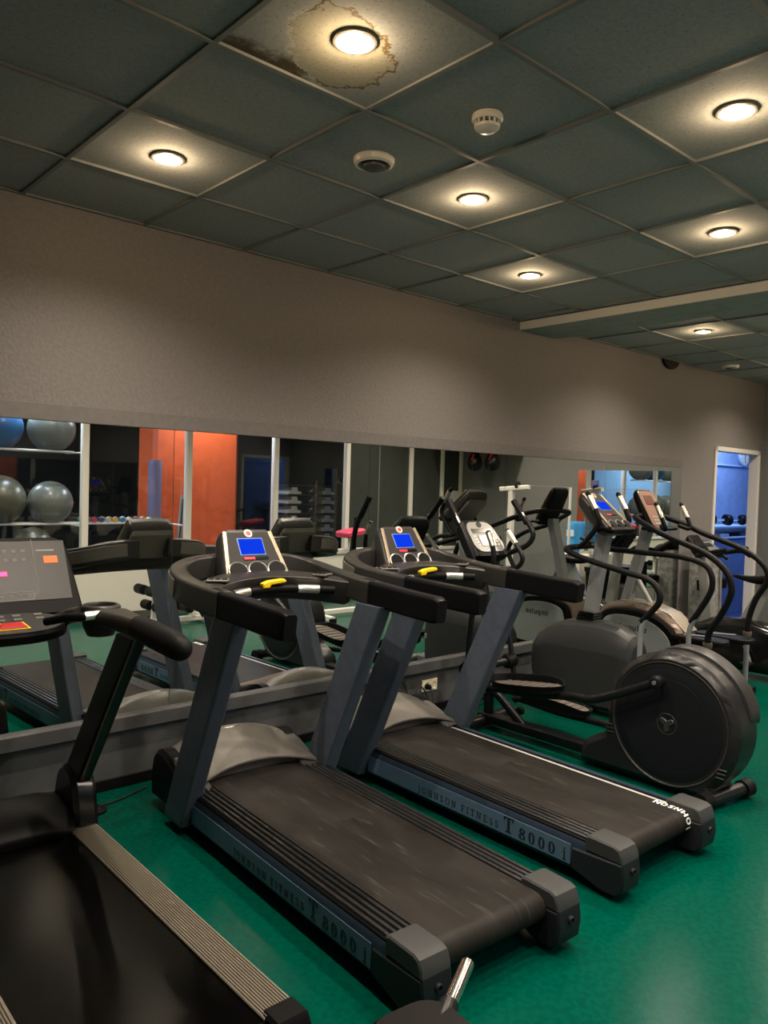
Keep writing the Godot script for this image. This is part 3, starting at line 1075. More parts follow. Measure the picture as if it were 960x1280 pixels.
# ---------------------------------------------------------------- black treadmill with silver step rails, at the left edge
func black_treadmill() -> void:
	var t := thing("treadmill", "black treadmill with ribbed silver step rails, cut off at the left edge", "treadmill", Vector3(0.925, 0, 1.45), -0.012)
	part("deck_base", G.new().box(Vector3(0, 0.09, 0.03), Vector3(0.66, 0.12, 1.50), 0.01), M.black, t)
	var bo := PackedVector2Array()
	for k in 9:
		var a := deg_to_rad(90 - 22.5 * k)
		bo.append(Vector2(0.735 + 0.05 * cos(a), 0.120 + 0.05 * sin(a)))
	for k in 5:
		var a := deg_to_rad(-90 - 45 * k)
		bo.append(Vector2(-0.72 + 0.05 * cos(a), 0.120 + 0.05 * sin(a)))
	part("running_belt", G.new().prism(bo, 0, -0.258, 0.258), M.belt_black, t, 50.0)
	for s in [-1, 1]:
		part("side_frame", G.new().box(Vector3(s * 0.315, 0.105, 0.03), Vector3(0.105, 0.13, 1.46), 0.01), M.black_metal, t)
		var r := G.new()
		r.box(Vector3(s * 0.312, 0.172, 0.0), Vector3(0.108, 0.014, 1.50), 0.003)
		for k in 11:
			r.box(Vector3(s * (0.268 + 0.0088 * k), 0.181, 0.0), Vector3(0.0045, 0.005, 1.50), 0.001)
		part("step_rail", r, M.rail_silver, t)
		part("end_cap", G.new().prism(pv([0.73, 0.04, 0.73, 0.188, 0.80, 0.186, 0.825, 0.15, 0.83, 0.04]), 0, min(s * 0.262, s * 0.372), max(s * 0.262, s * 0.372), 0.01), M.black, t)
		# post with its shroud
		var rings := []
		for q in [[0.10, -0.95, 0.16], [0.34, -0.90, 0.17], [1.04, -0.36, 0.16]]:
			var ring := PackedVector3Array()
			for p in rsec(0.062, q[2], 0.016, 3):
				ring.append(Vector3(s * 0.325 + p.x, q[0], q[1] + 0.06 + p.y))
			rings.append(ring)
		part("post", G.new().loft(rings), M.black_metal, t)
		part("post_shroud", G.new().prism(smooth2([Vector2(-0.97, 0.05), Vector2(-0.98, 0.22), Vector2(-0.92, 0.38), Vector2(-0.80, 0.40), Vector2(-0.72, 0.30), Vector2(-0.68, 0.05)], 4), 0, min(s * 0.275, s * 0.375), max(s * 0.275, s * 0.375), 0.02), M.black_gloss, t)
		# hand rest: side arm with a cup holder, thick black grip
		var ap := smooth(v3([s * 0.18, 1.04, -0.72, s * 0.25, 1.075, -0.66, s * 0.288, 1.095, -0.53, s * 0.30, 1.095, -0.33, s * 0.302, 1.09, -0.16]), 5)
		var sc := []
		for k in ap.size():
			var f := float(k) / (ap.size() - 1)
			sc.append(Vector2(0.55 + 0.75 * exp(-pow((f - 0.50) / 0.28, 2.0)), 0.8 + 0.2 * f))
		# the arm runs up to the cup and on from it; the cup is an open well between the two
		var n1 := int(ap.size() * 0.40)
		var n2 := int(ap.size() * 0.62)
		part("side_arm", G.new().sweep(ap.slice(0, n1 + 1), rsec(0.118, 0.070, 0.026, 3), Vector3.UP, sc.slice(0, n1 + 1)), M.console, t, 50.0)
		part("side_arm", G.new().sweep(ap.slice(n2), rsec(0.118, 0.070, 0.026, 3), Vector3.UP, sc.slice(n2)), M.console, t, 50.0)
		part("cup_holder", G.new().lathe([Vector2(0, -0.115), Vector2(0.050, -0.112), Vector2(0.066, -0.075), Vector2(0.074, -0.02), Vector2(0.074, 0.0), Vector2(0.066, 0.008), Vector2(0.057, 0.008), Vector2(0.052, 0.0), Vector2(0.048, -0.10), Vector2(0, -0.104)], 28, Transform3D(Basis(), Vector3(s * 0.286, 1.128, -0.50))), M.console, t, 50.0)
		var gp := v3([s * 0.302, 1.092, -0.18, s * 0.302, 1.085, -0.05, s * 0.302, 1.078, 0.08, s * 0.302, 1.072, 0.13])
		part("grip", G.new().tube(gp, [0.044, 0.047, 0.047, 0.042], 16, true), M.black_rubber, t)
	# motor hood
	var hr := []
	for k in 9:
		var u: float = -0.275 + 0.55 * k / 8.0
		var ring := PackedVector3Array()
		for q in [[-1.0, 0.04], [-1.01, 0.20], [-0.97, 0.27], [-0.88, 0.285], [-0.76, 0.262], [-0.70, 0.21], [-0.685, 0.185], [-0.72, 0.05]]:
			ring.append(Vector3(u, q[1] - 0.02 * pow(absf(u) / 0.275, 4), q[0]))
		hr.append(ring)
	part("motor_hood", G.new().loft(hr), M.black, t, 50.0)
	# console: a flat sloping panel in a black frame
	var bot := Vector3(0, 1.10, -0.80)
	var top := Vector3(0, 1.365, -0.945)
	var h := part("console_head", head_shell(bot - Vector3(0, 0.02, -0.012), top, 0.66, 0.60, 0.07, 0.02), M.black, t)
	plate(h, "face_plate", bot, top, 0.0, 0.51, 0.575, 0.265, M.console, 0.002)
	# printed outline of the control field and its keys
	var line := G.new()
	var b := face_basis(bot, top)
	var fl := func(u: float, k: float) -> Vector3: return bot.lerp(top, k) + b.x * u + b.z * 0.005
	line.tube(bend([fl.call(0.155, 0.97), fl.call(0.155, 0.16), fl.call(-0.155, 0.16), fl.call(-0.155, 0.97)], 0.02, 5), 0.0012, 5)
	part("printed_line", line, M.ink_grey, h)
	part("printed_line", G.new().tube(bend([fl.call(-0.14, 0.20), fl.call(0.135, 0.20), fl.call(0.135, 0.09), fl.call(-0.14, 0.09), fl.call(-0.14, 0.20)], 0.006, 3), 0.001, 5), M.ink_grey, h)
	plate(h, "display", bot, top, 0.0, 0.47, 0.09, 0.020, M.led_pink, 0.005)
	plate(h, "display_window", bot, top, -0.03, 0.72, 0.10, 0.06, M.black_gloss, 0.004)
	for r in 2:
		for c in 3:
			plate(h, "key", bot, top, 0.046 + 0.035 * c, 0.80 - 0.13 * r, 0.022, 0.018, M.key_faint, 0.003, 0.004)
	for c in 8:
		plate(h, "key", bot, top, -0.12 + 0.034 * c, 0.145, 0.014, 0.011, M.key_faint, 0.003, 0.003)
	plate(h, "sticker", bot, top, 0.222, 0.66, 0.058, 0.034, M.orange_print, 0.004)
	plate(h, "caption", bot, top, 0.205, 0.80, 0.075, 0.006, M.ink_grey, 0.003, 0.001)
	# lower control plate with the red stop button
	var lp := PackedVector2Array()
	for k in 24:
		var a := TAU * k / 24
		lp.append(Vector2(0.21 * signf(cos(a)) * pow(absf(cos(a)), 0.8), 0.075 * signf(sin(a)) * pow(absf(sin(a)), 0.8)))
	var lo := part("control_plate", G.new().prism(lp, 1, -0.028, 0.028, 0.012), M.black, t)
	lo.position = Vector3(0, 1.035, -0.66)
	lo.rotation.x = 0.42
	var li := PackedVector2Array()
	for q in lp:
		li.append(q * 0.9)
	part("plate_inlay", G.new().prism(li, 1, 0.026, 0.031), M.console, lo)
	part("stop_button", G.new().prism(pv([-0.052, 0.040, -0.038, 0.004, 0.038, 0.004, 0.052, 0.040]), 1, 0.028, 0.042, 0.005), M.red_button, lo)
	part("stop_surround", G.new().prism(pv([-0.062, 0.044, -0.044, -0.003, 0.044, -0.003, 0.062, 0.044]), 1, 0.028, 0.034), M.yellow, lo)
	for c in [-0.11, -0.03, 0.03, 0.11]:
		for r in 2:
			part("button", G.new().box(Vector3(c, 0.033, -0.048 + 0.026 * r), Vector3(0.034, 0.006, 0.014), 0.003), M.key_faint, lo)
	for s in [-1, 1]:
		part("pulse_bar", G.new().tube(v3([s * 0.10, 1.075, -0.56, s * 0.15, 1.10, -0.47, s * 0.20, 1.105, -0.435, s * 0.29, 1.108, -0.425, s * 0.33, 1.10, -0.36]), 0.016, 10), M.black, t)
		part("pulse_sensor", G.new().tube(v3([s * 0.20, 1.105, -0.435, s * 0.285, 1.108, -0.4255]), 0.0185, 10), M.grip_steel, t)

# ---------------------------------------------------------------- elliptical with the big rear flywheel
func elliptical() -> void:
	var t := thing("elliptical_trainer", "black elliptical trainer with a big round rear flywheel housing, beside the second blue-grey treadmill", "elliptical trainer", Vector3(4.1, 0, 1.2))
	var e := func(flat: Array) -> Array:
		var out := []
		for k in range(0, flat.size(), 3):
			out.append(Vector3(flat[k], flat[k + 1], flat[k + 2] - 1.2))
		return out
	# frame
	part("front_stabilizer", G.new().tube(e.call([-0.27, 0.052, 0.49, 0.27, 0.052, 0.46]), 0.042, 14), M.black_metal, t)
	for s in [-1, 1]:
		part("stabilizer_cap", G.new().tube(e.call([s * 0.24, 0.052, 0.475 - s * 0.014, s * 0.285, 0.052, 0.473 - s * 0.015]), 0.050, 14), M.black_rubber, t)
	part("main_beam", G.new().sweep(e.call([0.0, 0.075, 0.44, 0.0, 0.075, 1.60]), rsec(0.10, 0.062, 0.012)), M.black_metal, t)
	part("post", G.new().tube(e.call([0.0, 0.06, 0.50, 0.0, 0.55, 0.485, 0.0, 0.85, 0.44, 0.0, 1.16, 0.36]), 0.034, 14), M.black_metal, t)
	part("brace", G.new().tube(e.call([0.0, 0.30, 0.495, 0.0, 0.08, 0.80]), 0.028, 12), M.black_metal, t)
	part("pivot_axle", G.new().tube(e.call([-0.23, 0.43, 0.49, 0.27, 0.43, 0.49]), 0.030, 12), M.black_metal, t)
	for s in [-1, 1]:
		part("pivot_cap", G.new().lathe([Vector2(0, -0.04), Vector2(0.046, -0.04), Vector2(0.052, -0.02), Vector2(0.052, 0.03), Vector2(0.042, 0.045), Vector2(0.0, 0.045)], 18, Transform3D(Basis(Vector3.BACK, PI / 2), Vector3(s * 0.215, 0.43, 0.49 - 1.2))), M.black, t)
	part("level_knob", G.new().lathe([Vector2(0, 0), Vector2(0.026, 0), Vector2(0.028, 0.03), Vector2(0.012, 0.04), Vector2(0, 0.04)], 10, Transform3D(Basis(Vector3.FORWARD, PI / 2), Vector3(0.04, 0.155, 0.72 - 1.2))), M.black_rubber, t)
	# swinging arms
	for a in [[-1, [-0.225, 0.30, 0.66, -0.225, 0.37, 0.56, -0.225, 0.47, 0.50, -0.25, 0.72, 0.53, -0.29, 0.98, 0.60, -0.325, 1.14, 0.61, -0.352, 1.28, 0.565, -0.36, 1.40, 0.505]], [1, [0.225, 0.18, 0.58, 0.225, 0.28, 0.54, 0.225, 0.47, 0.50, 0.24, 0.75, 0.43, 0.25, 1.02, 0.33, 0.27, 1.13, 0.32, 0.31, 1.18, 0.40, 0.345, 1.235, 0.505, 0.36, 1.31, 0.545, 0.36, 1.40, 0.495]]]:
		part("swing_arm", G.new().tube(smooth(e.call(a[1]), 5), 0.019, 12), M.black_metal, t)
		var s: int = a[0]
		var zt := 0.40 if s < 0 else 0.36
		var zb := 0.505 if s < 0 else 0.495
		part("grip", G.new().tube(e.call([s * 0.36, 1.39, lerpf(zb, zt, 0.05), s * 0.36, 1.545, zt]), 0.022, 12), M.foam, t)
		part("pulse_sensor", G.new().box(Vector3(s * 0.36 - 0.006, 1.43, lerpf(zb, zt, 0.32) + 0.014 - 1.2), Vector3(0.018, 0.085, 0.024), 0.006, Basis(Vector3.RIGHT, -0.62)), M.grip_steel, t)
	# fixed grips
	for a in [[0.0, 1.12, 0.42, -0.10, 1.10, 0.53, -0.165, 1.095, 0.59, -0.18, 1.14, 0.645, -0.18, 1.24, 0.64, -0.18, 1.35, 0.59], [0.0, 1.12, 0.40, 0.11, 1.09, 0.46, 0.165, 1.085, 0.55, 0.18, 1.15, 0.60, 0.18, 1.24, 0.55, 0.18, 1.345, 0.455]]:
		part("fixed_grip", G.new().tube(smooth(e.call(a), 5), 0.0165, 12), M.black_metal, t)
		var n: int = a.size()
		var p0 := Vector3(a[n - 6], a[n - 5], a[n - 4] - 1.2)
		var p1 := Vector3(a[n - 3], a[n - 2], a[n - 1] - 1.2)
		part("pulse_sensor", G.new().tube([p0.lerp(p1, 0.12), p0.lerp(p1, 0.9)], 0.0195, 12), M.grip_steel, t)
	# console
	var bot := Vector3(0, 1.185, 0.50 - 1.2)
	var top := Vector3(0, 1.405, 0.315 - 1.2)
	var h := part("console_head", head_shell(bot, top, 0.37, 0.29, 0.11, 0.05), M.black, t)
	var b := face_basis(bot, top)
	var fo := PackedVector2Array()
	for q in rsec(0.285, 0.250, 0.07, 5):
		fo.append(Vector2(q.x * (1.0 - q.y * 0.7), q.y))
	var fp := part("face_plate", G.new().prism(fo, 2, 0.0, 0.006, 0.002), M.silver_paint, h)
	fp.transform = Transform3D(b, bot.lerp(top, 0.50))
	plate(h, "display", bot, top, 0.0, 0.38, 0.145, 0.088, M.black_gloss, 0.008)
	plate(h, "indicator_slot", bot, top, 0.0, 0.665, 0.205, 0.036, M.black_gloss, 0.008)
	for k in 4:
		for s in [-1, 1]:
			plate(h, "key", bot, top, s * 0.098, 0.26 + 0.085 * k, 0.020, 0.012, M.badge_white, 0.007, 0.003)
	plate(h, "key", bot, top, 0.0, 0.16, 0.04, 0.014, M.green_print, 0.007, 0.003)
	part("fan_outlet", G.new().lathe([Vector2(0, 0.004), Vector2(0.016, 0.004), Vector2(0.020, 0.008), Vector2(0.022, 0.0), Vector2(0, 0)], 16, Transform3D(b * Basis(Vector3.RIGHT, PI / 2), bot.lerp(top, 0.84) + b.z * 0.006)), M.black_gloss, h)
	# pedals
	for a in [[-1, [-0.21, 0.345, 0.70], [-0.21, 0.425, 1.30], [-0.205, 0.62, 1.83]], [1, [0.21, 0.185, 0.60], [0.21, 0.175, 1.22], [0.205, 0.135, 1.80]]]:
		var s: int = a[0]
		var p0 := Vector3(a[1][0], a[1][1], a[1][2] - 1.2)
		var p1 := Vector3(a[2][0], a[2][1], a[2][2] - 1.2)
		var p2 := Vector3(a[3][0], a[3][1], a[3][2] - 1.2)
		var d := (p1 - p0).normalized()
		var bb := Basis(Vector3.RIGHT, Vector3.RIGHT.cross(-d).normalized() * -1.0, d)
		bb = Basis(Vector3.RIGHT, d.cross(Vector3.RIGHT).normalized(), d)
		var c := p0.lerp(p1, 0.46)
		var L := 0.46
		# tray: rounded floor with a rim
		var pl := PackedVector2Array()
		for q in smooth2([Vector2(-0.03, -L * 0.55), Vector2(-0.095, -L * 0.32), Vector2(-0.10, L * 0.30), Vector2(-0.045, L * 0.54), Vector2(0.045, L * 0.54), Vector2(0.10, L * 0.30), Vector2(0.095, -L * 0.32), Vector2(0.03, -L * 0.55)], 4, true):
			pl.append(q)
		var tr := part("pedal", G.new().prism(pl, 1, -0.022, 0.012, 0.008), M.black, t)
		tr.transform = Transform3D(bb, c + bb.y * 0.03)
		# raised wall round the toe and the inner edge, low lip on the outer edge
		var rg := G.new()
		var rr := []
		for k in pl.size():
			var o := Vector3(pl[k].x, 0, pl[k].y)
			var i := o * 0.93
			var hh := 0.026 + 0.034 * smoothstep(-0.06, 0.08, -s * o.x - 0.35 * o.z)
			var pr := PackedVector3Array()
			for q in [[o, 0.0], [o * 1.05, hh], [i * 1.06, hh], [i, 0.012]]:
				pr.append(Vector3(q[0].x, q[1], q[0].z))
			rr.append(pr)
		rg.loft(rr, false, true)
		part("rim", rg, M.black, tr)
		part("tread", G.new().prism(G.inset(pl, 0.014), 1, 0.010, 0.018, 0.002), M.tread, tr)
		var st := G.new()
		for k in 7:
			st.box(Vector3(0, 0.020, -0.18 + 0.06 * k), Vector3(0.15, 0.005, 0.010))
		part("tread_ridges", st, M.tread, tr)
		part("link_arm", G.new().tube(smooth([p0 + Vector3(0, -0.03, -0.06), p0, p0.lerp(p1, 0.5) - bb.y * 0.01, p1, p1 + (p1 - p0).normalized() * 0.16, p2], 5), [0.026] , 12) if false else G.new().tube(smooth([p0 + Vector3(0, -0.02, -0.05), p0, p0.lerp(p1, 0.5) - bb.y * 0.012, p1, p1 + d * 0.17, p2], 5), 0.024, 12), M.black_metal, t)
		part("crank_bearing", G.new().lathe([Vector2(0, -0.035), Vector2(0.030, -0.035), Vector2(0.036, -0.02), Vector2(0.036, 0.025), Vector2(0.024, 0.034), Vector2(0.0, 0.034)], 16, Transform3D(Basis(Vector3.BACK, PI / 2), p2)), M.black_metal, t)
		part("crank_bolt", G.new().lathe([Vector2(0, -0.004), Vector2(0.012, -0.004), Vector2(0.012, 0.004), Vector2(0, 0.004)], 6, Transform3D(Basis(Vector3.BACK, PI / 2), p2 + Vector3(s * 0.037, 0, 0))), M.silver, t)
	# flywheel housing
	var cy := 0.385
	var cz := 1.855 - 1.2
	var R := 0.385
	var o := PackedVector2Array()
	o.append(Vector2(1.30 - 1.2, 0.03))
	o.append(Vector2(1.30 - 1.2, 0.10))
	o.append(Vector2(1.335 - 1.2, 0.165))
	o.append(Vector2(1.40 - 1.2, 0.205))
	o.append(Vector2(1.455 - 1.2, 0.235))
	for k in 25:
		var a := deg_to_rad(192.0 - 10.0 * k)
		o.append(Vector2(cz + R * cos(a), cy + R * sin(a)))
	o.append(Vector2(2.13 - 1.2, 0.06))
	o.append(Vector2(2.10 - 1.2, 0.03))
	part("flywheel_housing", G.new().prism(o, 0, -0.125, 0.125, 0.035), M.fly, t, 45.0)
	# raised saddle over the housing's crown
	var sr := []
	for k in 23:
		var f := k / 22.0
		var a := deg_to_rad(108.0 - 100.0 * f)
		var q := 0.030 * sqrt(maxf(0.0, 1.0 - pow(absf(f * 2.0 - 1.0), 4.0))) - 0.006
		var ring := PackedVector3Array()
		for p in [[0.02, R - 0.06], [0.02, R + q * 0.5], [0.035, R + q], [0.11, R + q], [0.132, R + q * 0.6], [0.136, R - 0.06]]:
			ring.append(Vector3(p[0], cy + p[1] * sin(a), cz + p[1] * cos(a)))
		sr.append(ring)
	part("housing_saddle", G.new().loft(sr), M.graphite_light, t, 35.0)
	var dx := Transform3D(Basis(Vector3.BACK, PI / 2), Vector3(-0.124, cy, cz))
	part("disc_rim", G.new().lathe([Vector2(0.318, -0.006), Vector2(0.326, 0.004), Vector2(0.332, 0.006), Vector2(0.336, -0.006)], 64, dx), M.graphite_light, t)
	var dc := part("crank_disc", G.new().lathe([Vector2(0, 0.010), Vector2(0.06, 0.010), Vector2(0.24, 0.008), Vector2(0.245, 0.005), Vector2(0.250, 0.007), Vector2(0.305, 0.004), Vector2(0.316, -0.006), Vector2(0, -0.006)], 64, dx), M.fly_disc, t)
	# three-armed boss in the middle
	var bo := PackedVector2Array()
	for k in 36:
		var a := TAU * k / 36.0
		bo.append(Vector2(cos(a), sin(a)) * (0.034 + 0.014 * cos(3.0 * (a - 0.5))))
	var bs := part("boss", G.new().prism(bo, 0, -0.012, 0.006, 0.005), M.graphite, dc)
	bs.position = Vector3(-0.128, cy, cz)
	part("boss_ring", G.new().lathe([Vector2(0.050, -0.006), Vector2(0.053, 0.002), Vector2(0.058, 0.002), Vector2(0.062, -0.006)], 28, Transform3D(Basis(Vector3.BACK, PI / 2), Vector3(-0.006, 0, 0))), M.graphite_light, bs)
	for k in 3:
		part("vent_fin", G.new().box(Vector3(-0.128, 0.30 - 0.022 * k, 1.50 - 1.2 + 0.004 * k), Vector3(0.008, 0.006, 0.05), 0.002), M.graphite_light, t)
		part("vent_fin", G.new().box(Vector3(-0.128, 0.22 - 0.022 * k, 2.165 - 1.2 - 0.006 * k), Vector3(0.008, 0.006, 0.045), 0.002), M.graphite_light, t)
	# rear foot
	part("rear_stabilizer", G.new().tube(e.call([-0.20, 0.052, 2.10, 0.22, 0.052, 2.155]), 0.038, 14), M.black_metal, t)
	for s in [-1, 1]:
		part("stabilizer_cap", G.new().tube(e.call([s * 0.15, 0.052, 2.127 + s * 0.02, s * 0.22, 0.052, 2.127 + s * 0.029]), 0.047, 14), M.black_rubber, t)
	part("foot_bracket", G.new().prism(pv([0.78, 0.02, 0.78, 0.10, 0.86, 0.10, 0.93, 0.07, 0.93, 0.03]), 0, -0.07, 0.07, 0.008), M.black_metal, t)
	part("sticker", G.new().box(Vector3(0.055, 0.094, 0.885), Vector3(0.03, 0.002, 0.04), 0.0, Basis(Vector3.RIGHT, 0.4)), M.yellow, t)

# ---------------------------------------------------------------- stepper with the dark egg-shaped body
func rails(t: Node3D, z0: float, pl: Array, pr: Array, front: Array, foot_l: Array, foot_r: Array, r := 0.021) -> void:
	var sh := func(flat: Array) -> Array:
		var out := []
		for k in range(0, flat.size(), 3):
			out.append(Vector3(flat[k], flat[k + 1], flat[k + 2] - z0))
		return out
	var pts: Array = sh.call(pl)
	pts.reverse()
	pts.append_array(sh.call(front))
	pts.append_array(sh.call(pr))
	part("handrail", G.new().tube(smooth(pts, 6), r, 12), M.foam, t)
	for f in [foot_l, foot_r]:
		part("rail_leg", G.new().tube(bend(sh.call(f), 0.05, 4), r * 0.86, 12), M.post_grey, t)

func stepper() -> void:
	var z0 := 0.65
	var t := thing("stepper", "stepper with a dark egg-shaped body, pale post, long black handrails and a blue-lit console", "stepper", Vector3(5.1, 0, z0))
	# body: section across x changes along z
	var rings := []
	for q in [[0.15, 0.26, 0.40, 0.07], [0.17, 0.20, 0.47, 0.11], [0.22, 0.12, 0.535, 0.145], [0.32, 0.07, 0.605, 0.17], [0.45, 0.05, 0.650, 0.18], [0.60, 0.05, 0.672, 0.18], [0.76, 0.05, 0.675, 0.178], [0.90, 0.05, 0.655, 0.165], [1.0, 0.06, 0.60, 0.14], [1.03, 0.08, 0.55, 0.115]]:
		var z: float = q[0] - z0
		var w: float = q[3]
		var yb: float = q[1]
		var yt: float = q[2]
		var ym: float = minf(0.47, lerpf(yb, yt, 0.72))
		var ring := PackedVector3Array()
		for p in [[-0.80, yb], [-0.97, yb + 0.03], [-1.0, lerpf(yb, ym, 0.5)], [-1.0, ym - 0.012], [-0.985, ym], [-0.90, lerpf(ym, yt, 0.42)], [-0.68, lerpf(ym, yt, 0.80)], [-0.35, lerpf(ym, yt, 0.97)], [0.0, yt], [0.35, lerpf(ym, yt, 0.97)], [0.68, lerpf(ym, yt, 0.80)], [0.90, lerpf(ym, yt, 0.42)], [0.985, ym], [1.0, ym - 0.012], [1.0, lerpf(yb, ym, 0.5)], [0.97, yb + 0.03], [0.80, yb]]:
			ring.append(Vector3(p[0] * w, p[1], z))
		rings.append(ring)
	part("body_shell", G.new().loft(rings), M.graphite, t, 24.0)
	for k in 4:
		part("vent_fin", G.new().box(Vector3(-0.125 - 0.004 * k, 0.20 - 0.022 * k, 0.195 - z0 + 0.004 * k), Vector3(0.05, 0.006, 0.012), 0.002, Basis(Vector3.UP, 0.6)), M.graphite_light, t)
	var nk := G.new()
	for k in 4:
		nk.box(Vector3(0, 0.668 + 0.017 * k, 0.61 - z0 + 0.002 * k), Vector3(0.135 - 0.004 * k, 0.014, 0.155 - 0.006 * k), 0.005)
	part("neck_collar", nk, M.black, t)
	var rr := []
	for q in [[0.68, 0.615], [1.34, 0.715]]:
		var ring := PackedVector3Array()
		for p in rsec(0.075, 0.10, 0.012, 3):
			ring.append(Vector3(p.x, q[0], q[1] - z0 + p.y))
		rr.append(ring)
	part("post", G.new().loft(rr), M.post_grey, t)
	t8000_head(t, Vector3(0, 1.375, 0.845 - z0), Vector3(0, 1.615, 0.575 - z0), 0.31, 0.25)
	part("console_tray", G.new().box(Vector3(0, 1.355, 0.80 - z0), Vector3(0.32, 0.05, 0.16), 0.02), M.black, t)
	rails(t, z0, [-0.28, 1.185, 0.60, -0.285, 1.14, 0.76, -0.285, 1.085, 1.05, -0.285, 1.055, 1.22, -0.285, 1.0, 1.305, -0.285, 0.92, 1.325, -0.285, 0.84, 1.27, -0.285, 0.76, 1.20], [0.28, 1.185, 0.56, 0.285, 1.18, 0.84, 0.285, 1.175, 1.15, 0.285, 1.14, 1.33, 0.285, 1.07, 1.395, 0.285, 0.96, 1.40, 0.285, 0.82, 1.33, 0.285, 0.71, 1.26], [-0.22, 1.205, 0.545, 0.0, 1.21, 0.53, 0.22, 1.205, 0.53], [-0.285, 0.80, 1.235, -0.285, 0.70, 1.195, -0.285, 0.05, 1.195], [0.285, 0.75, 1.29, 0.285, 0.66, 1.25, 0.285, 0.05, 1.25])
	for s in [-1, 1]:
		var gp := v3([s * 0.12, 1.235, 0.66 - z0, s * 0.19, 1.22, 0.63 - z0, s * 0.20, 1.27, 0.69 - z0, s * 0.20, 1.40, 0.785 - z0, s * 0.20, 1.48, 0.765 - z0, s * 0.20, 1.61, 0.69 - z0])
		part("grip", G.new().tube(smooth(gp, 5), 0.019, 12, true), M.foam, t)
		part("pulse_sensor", G.new().tube(v3([s * 0.20, 1.50, 0.757 - z0, s * 0.20, 1.595, 0.70 - z0]), 0.0215, 12), M.grip_steel, t)
	part("base_frame", G.new().sweep(v3([0, 0.05, 0.18 - z0, 0, 0.05, 1.25 - z0]), rsec(0.09, 0.05, 0.01)), M.post_grey, t)
	part("rear_tube", G.new().tube(v3([-0.34, 0.045, 1.22 - z0, 0.34, 0.045, 1.22 - z0]), 0.03, 12), M.post_grey, t)
	for s in [-1, 1]:
		var pd := part("pedal", G.new().prism(smooth2([Vector2(-0.07, -0.18), Vector2(-0.08, 0.12), Vector2(-0.03, 0.18), Vector2(0.03, 0.18), Vector2(0.08, 0.12), Vector2(0.07, -0.18)], 3, true), 1, -0.015, 0.02, 0.006), M.black, t)
		pd.position = Vector3(s * 0.13, 0.36 + s * 0.05, 1.22 - z0)
		part("pedal_arm", G.new().sweep(v3([s * 0.13, 0.33 + s * 0.05, 1.20 - z0, s * 0.12, 0.30, 0.95 - z0]), rsec(0.05, 0.05, 0.01)), M.silver_paint, t)

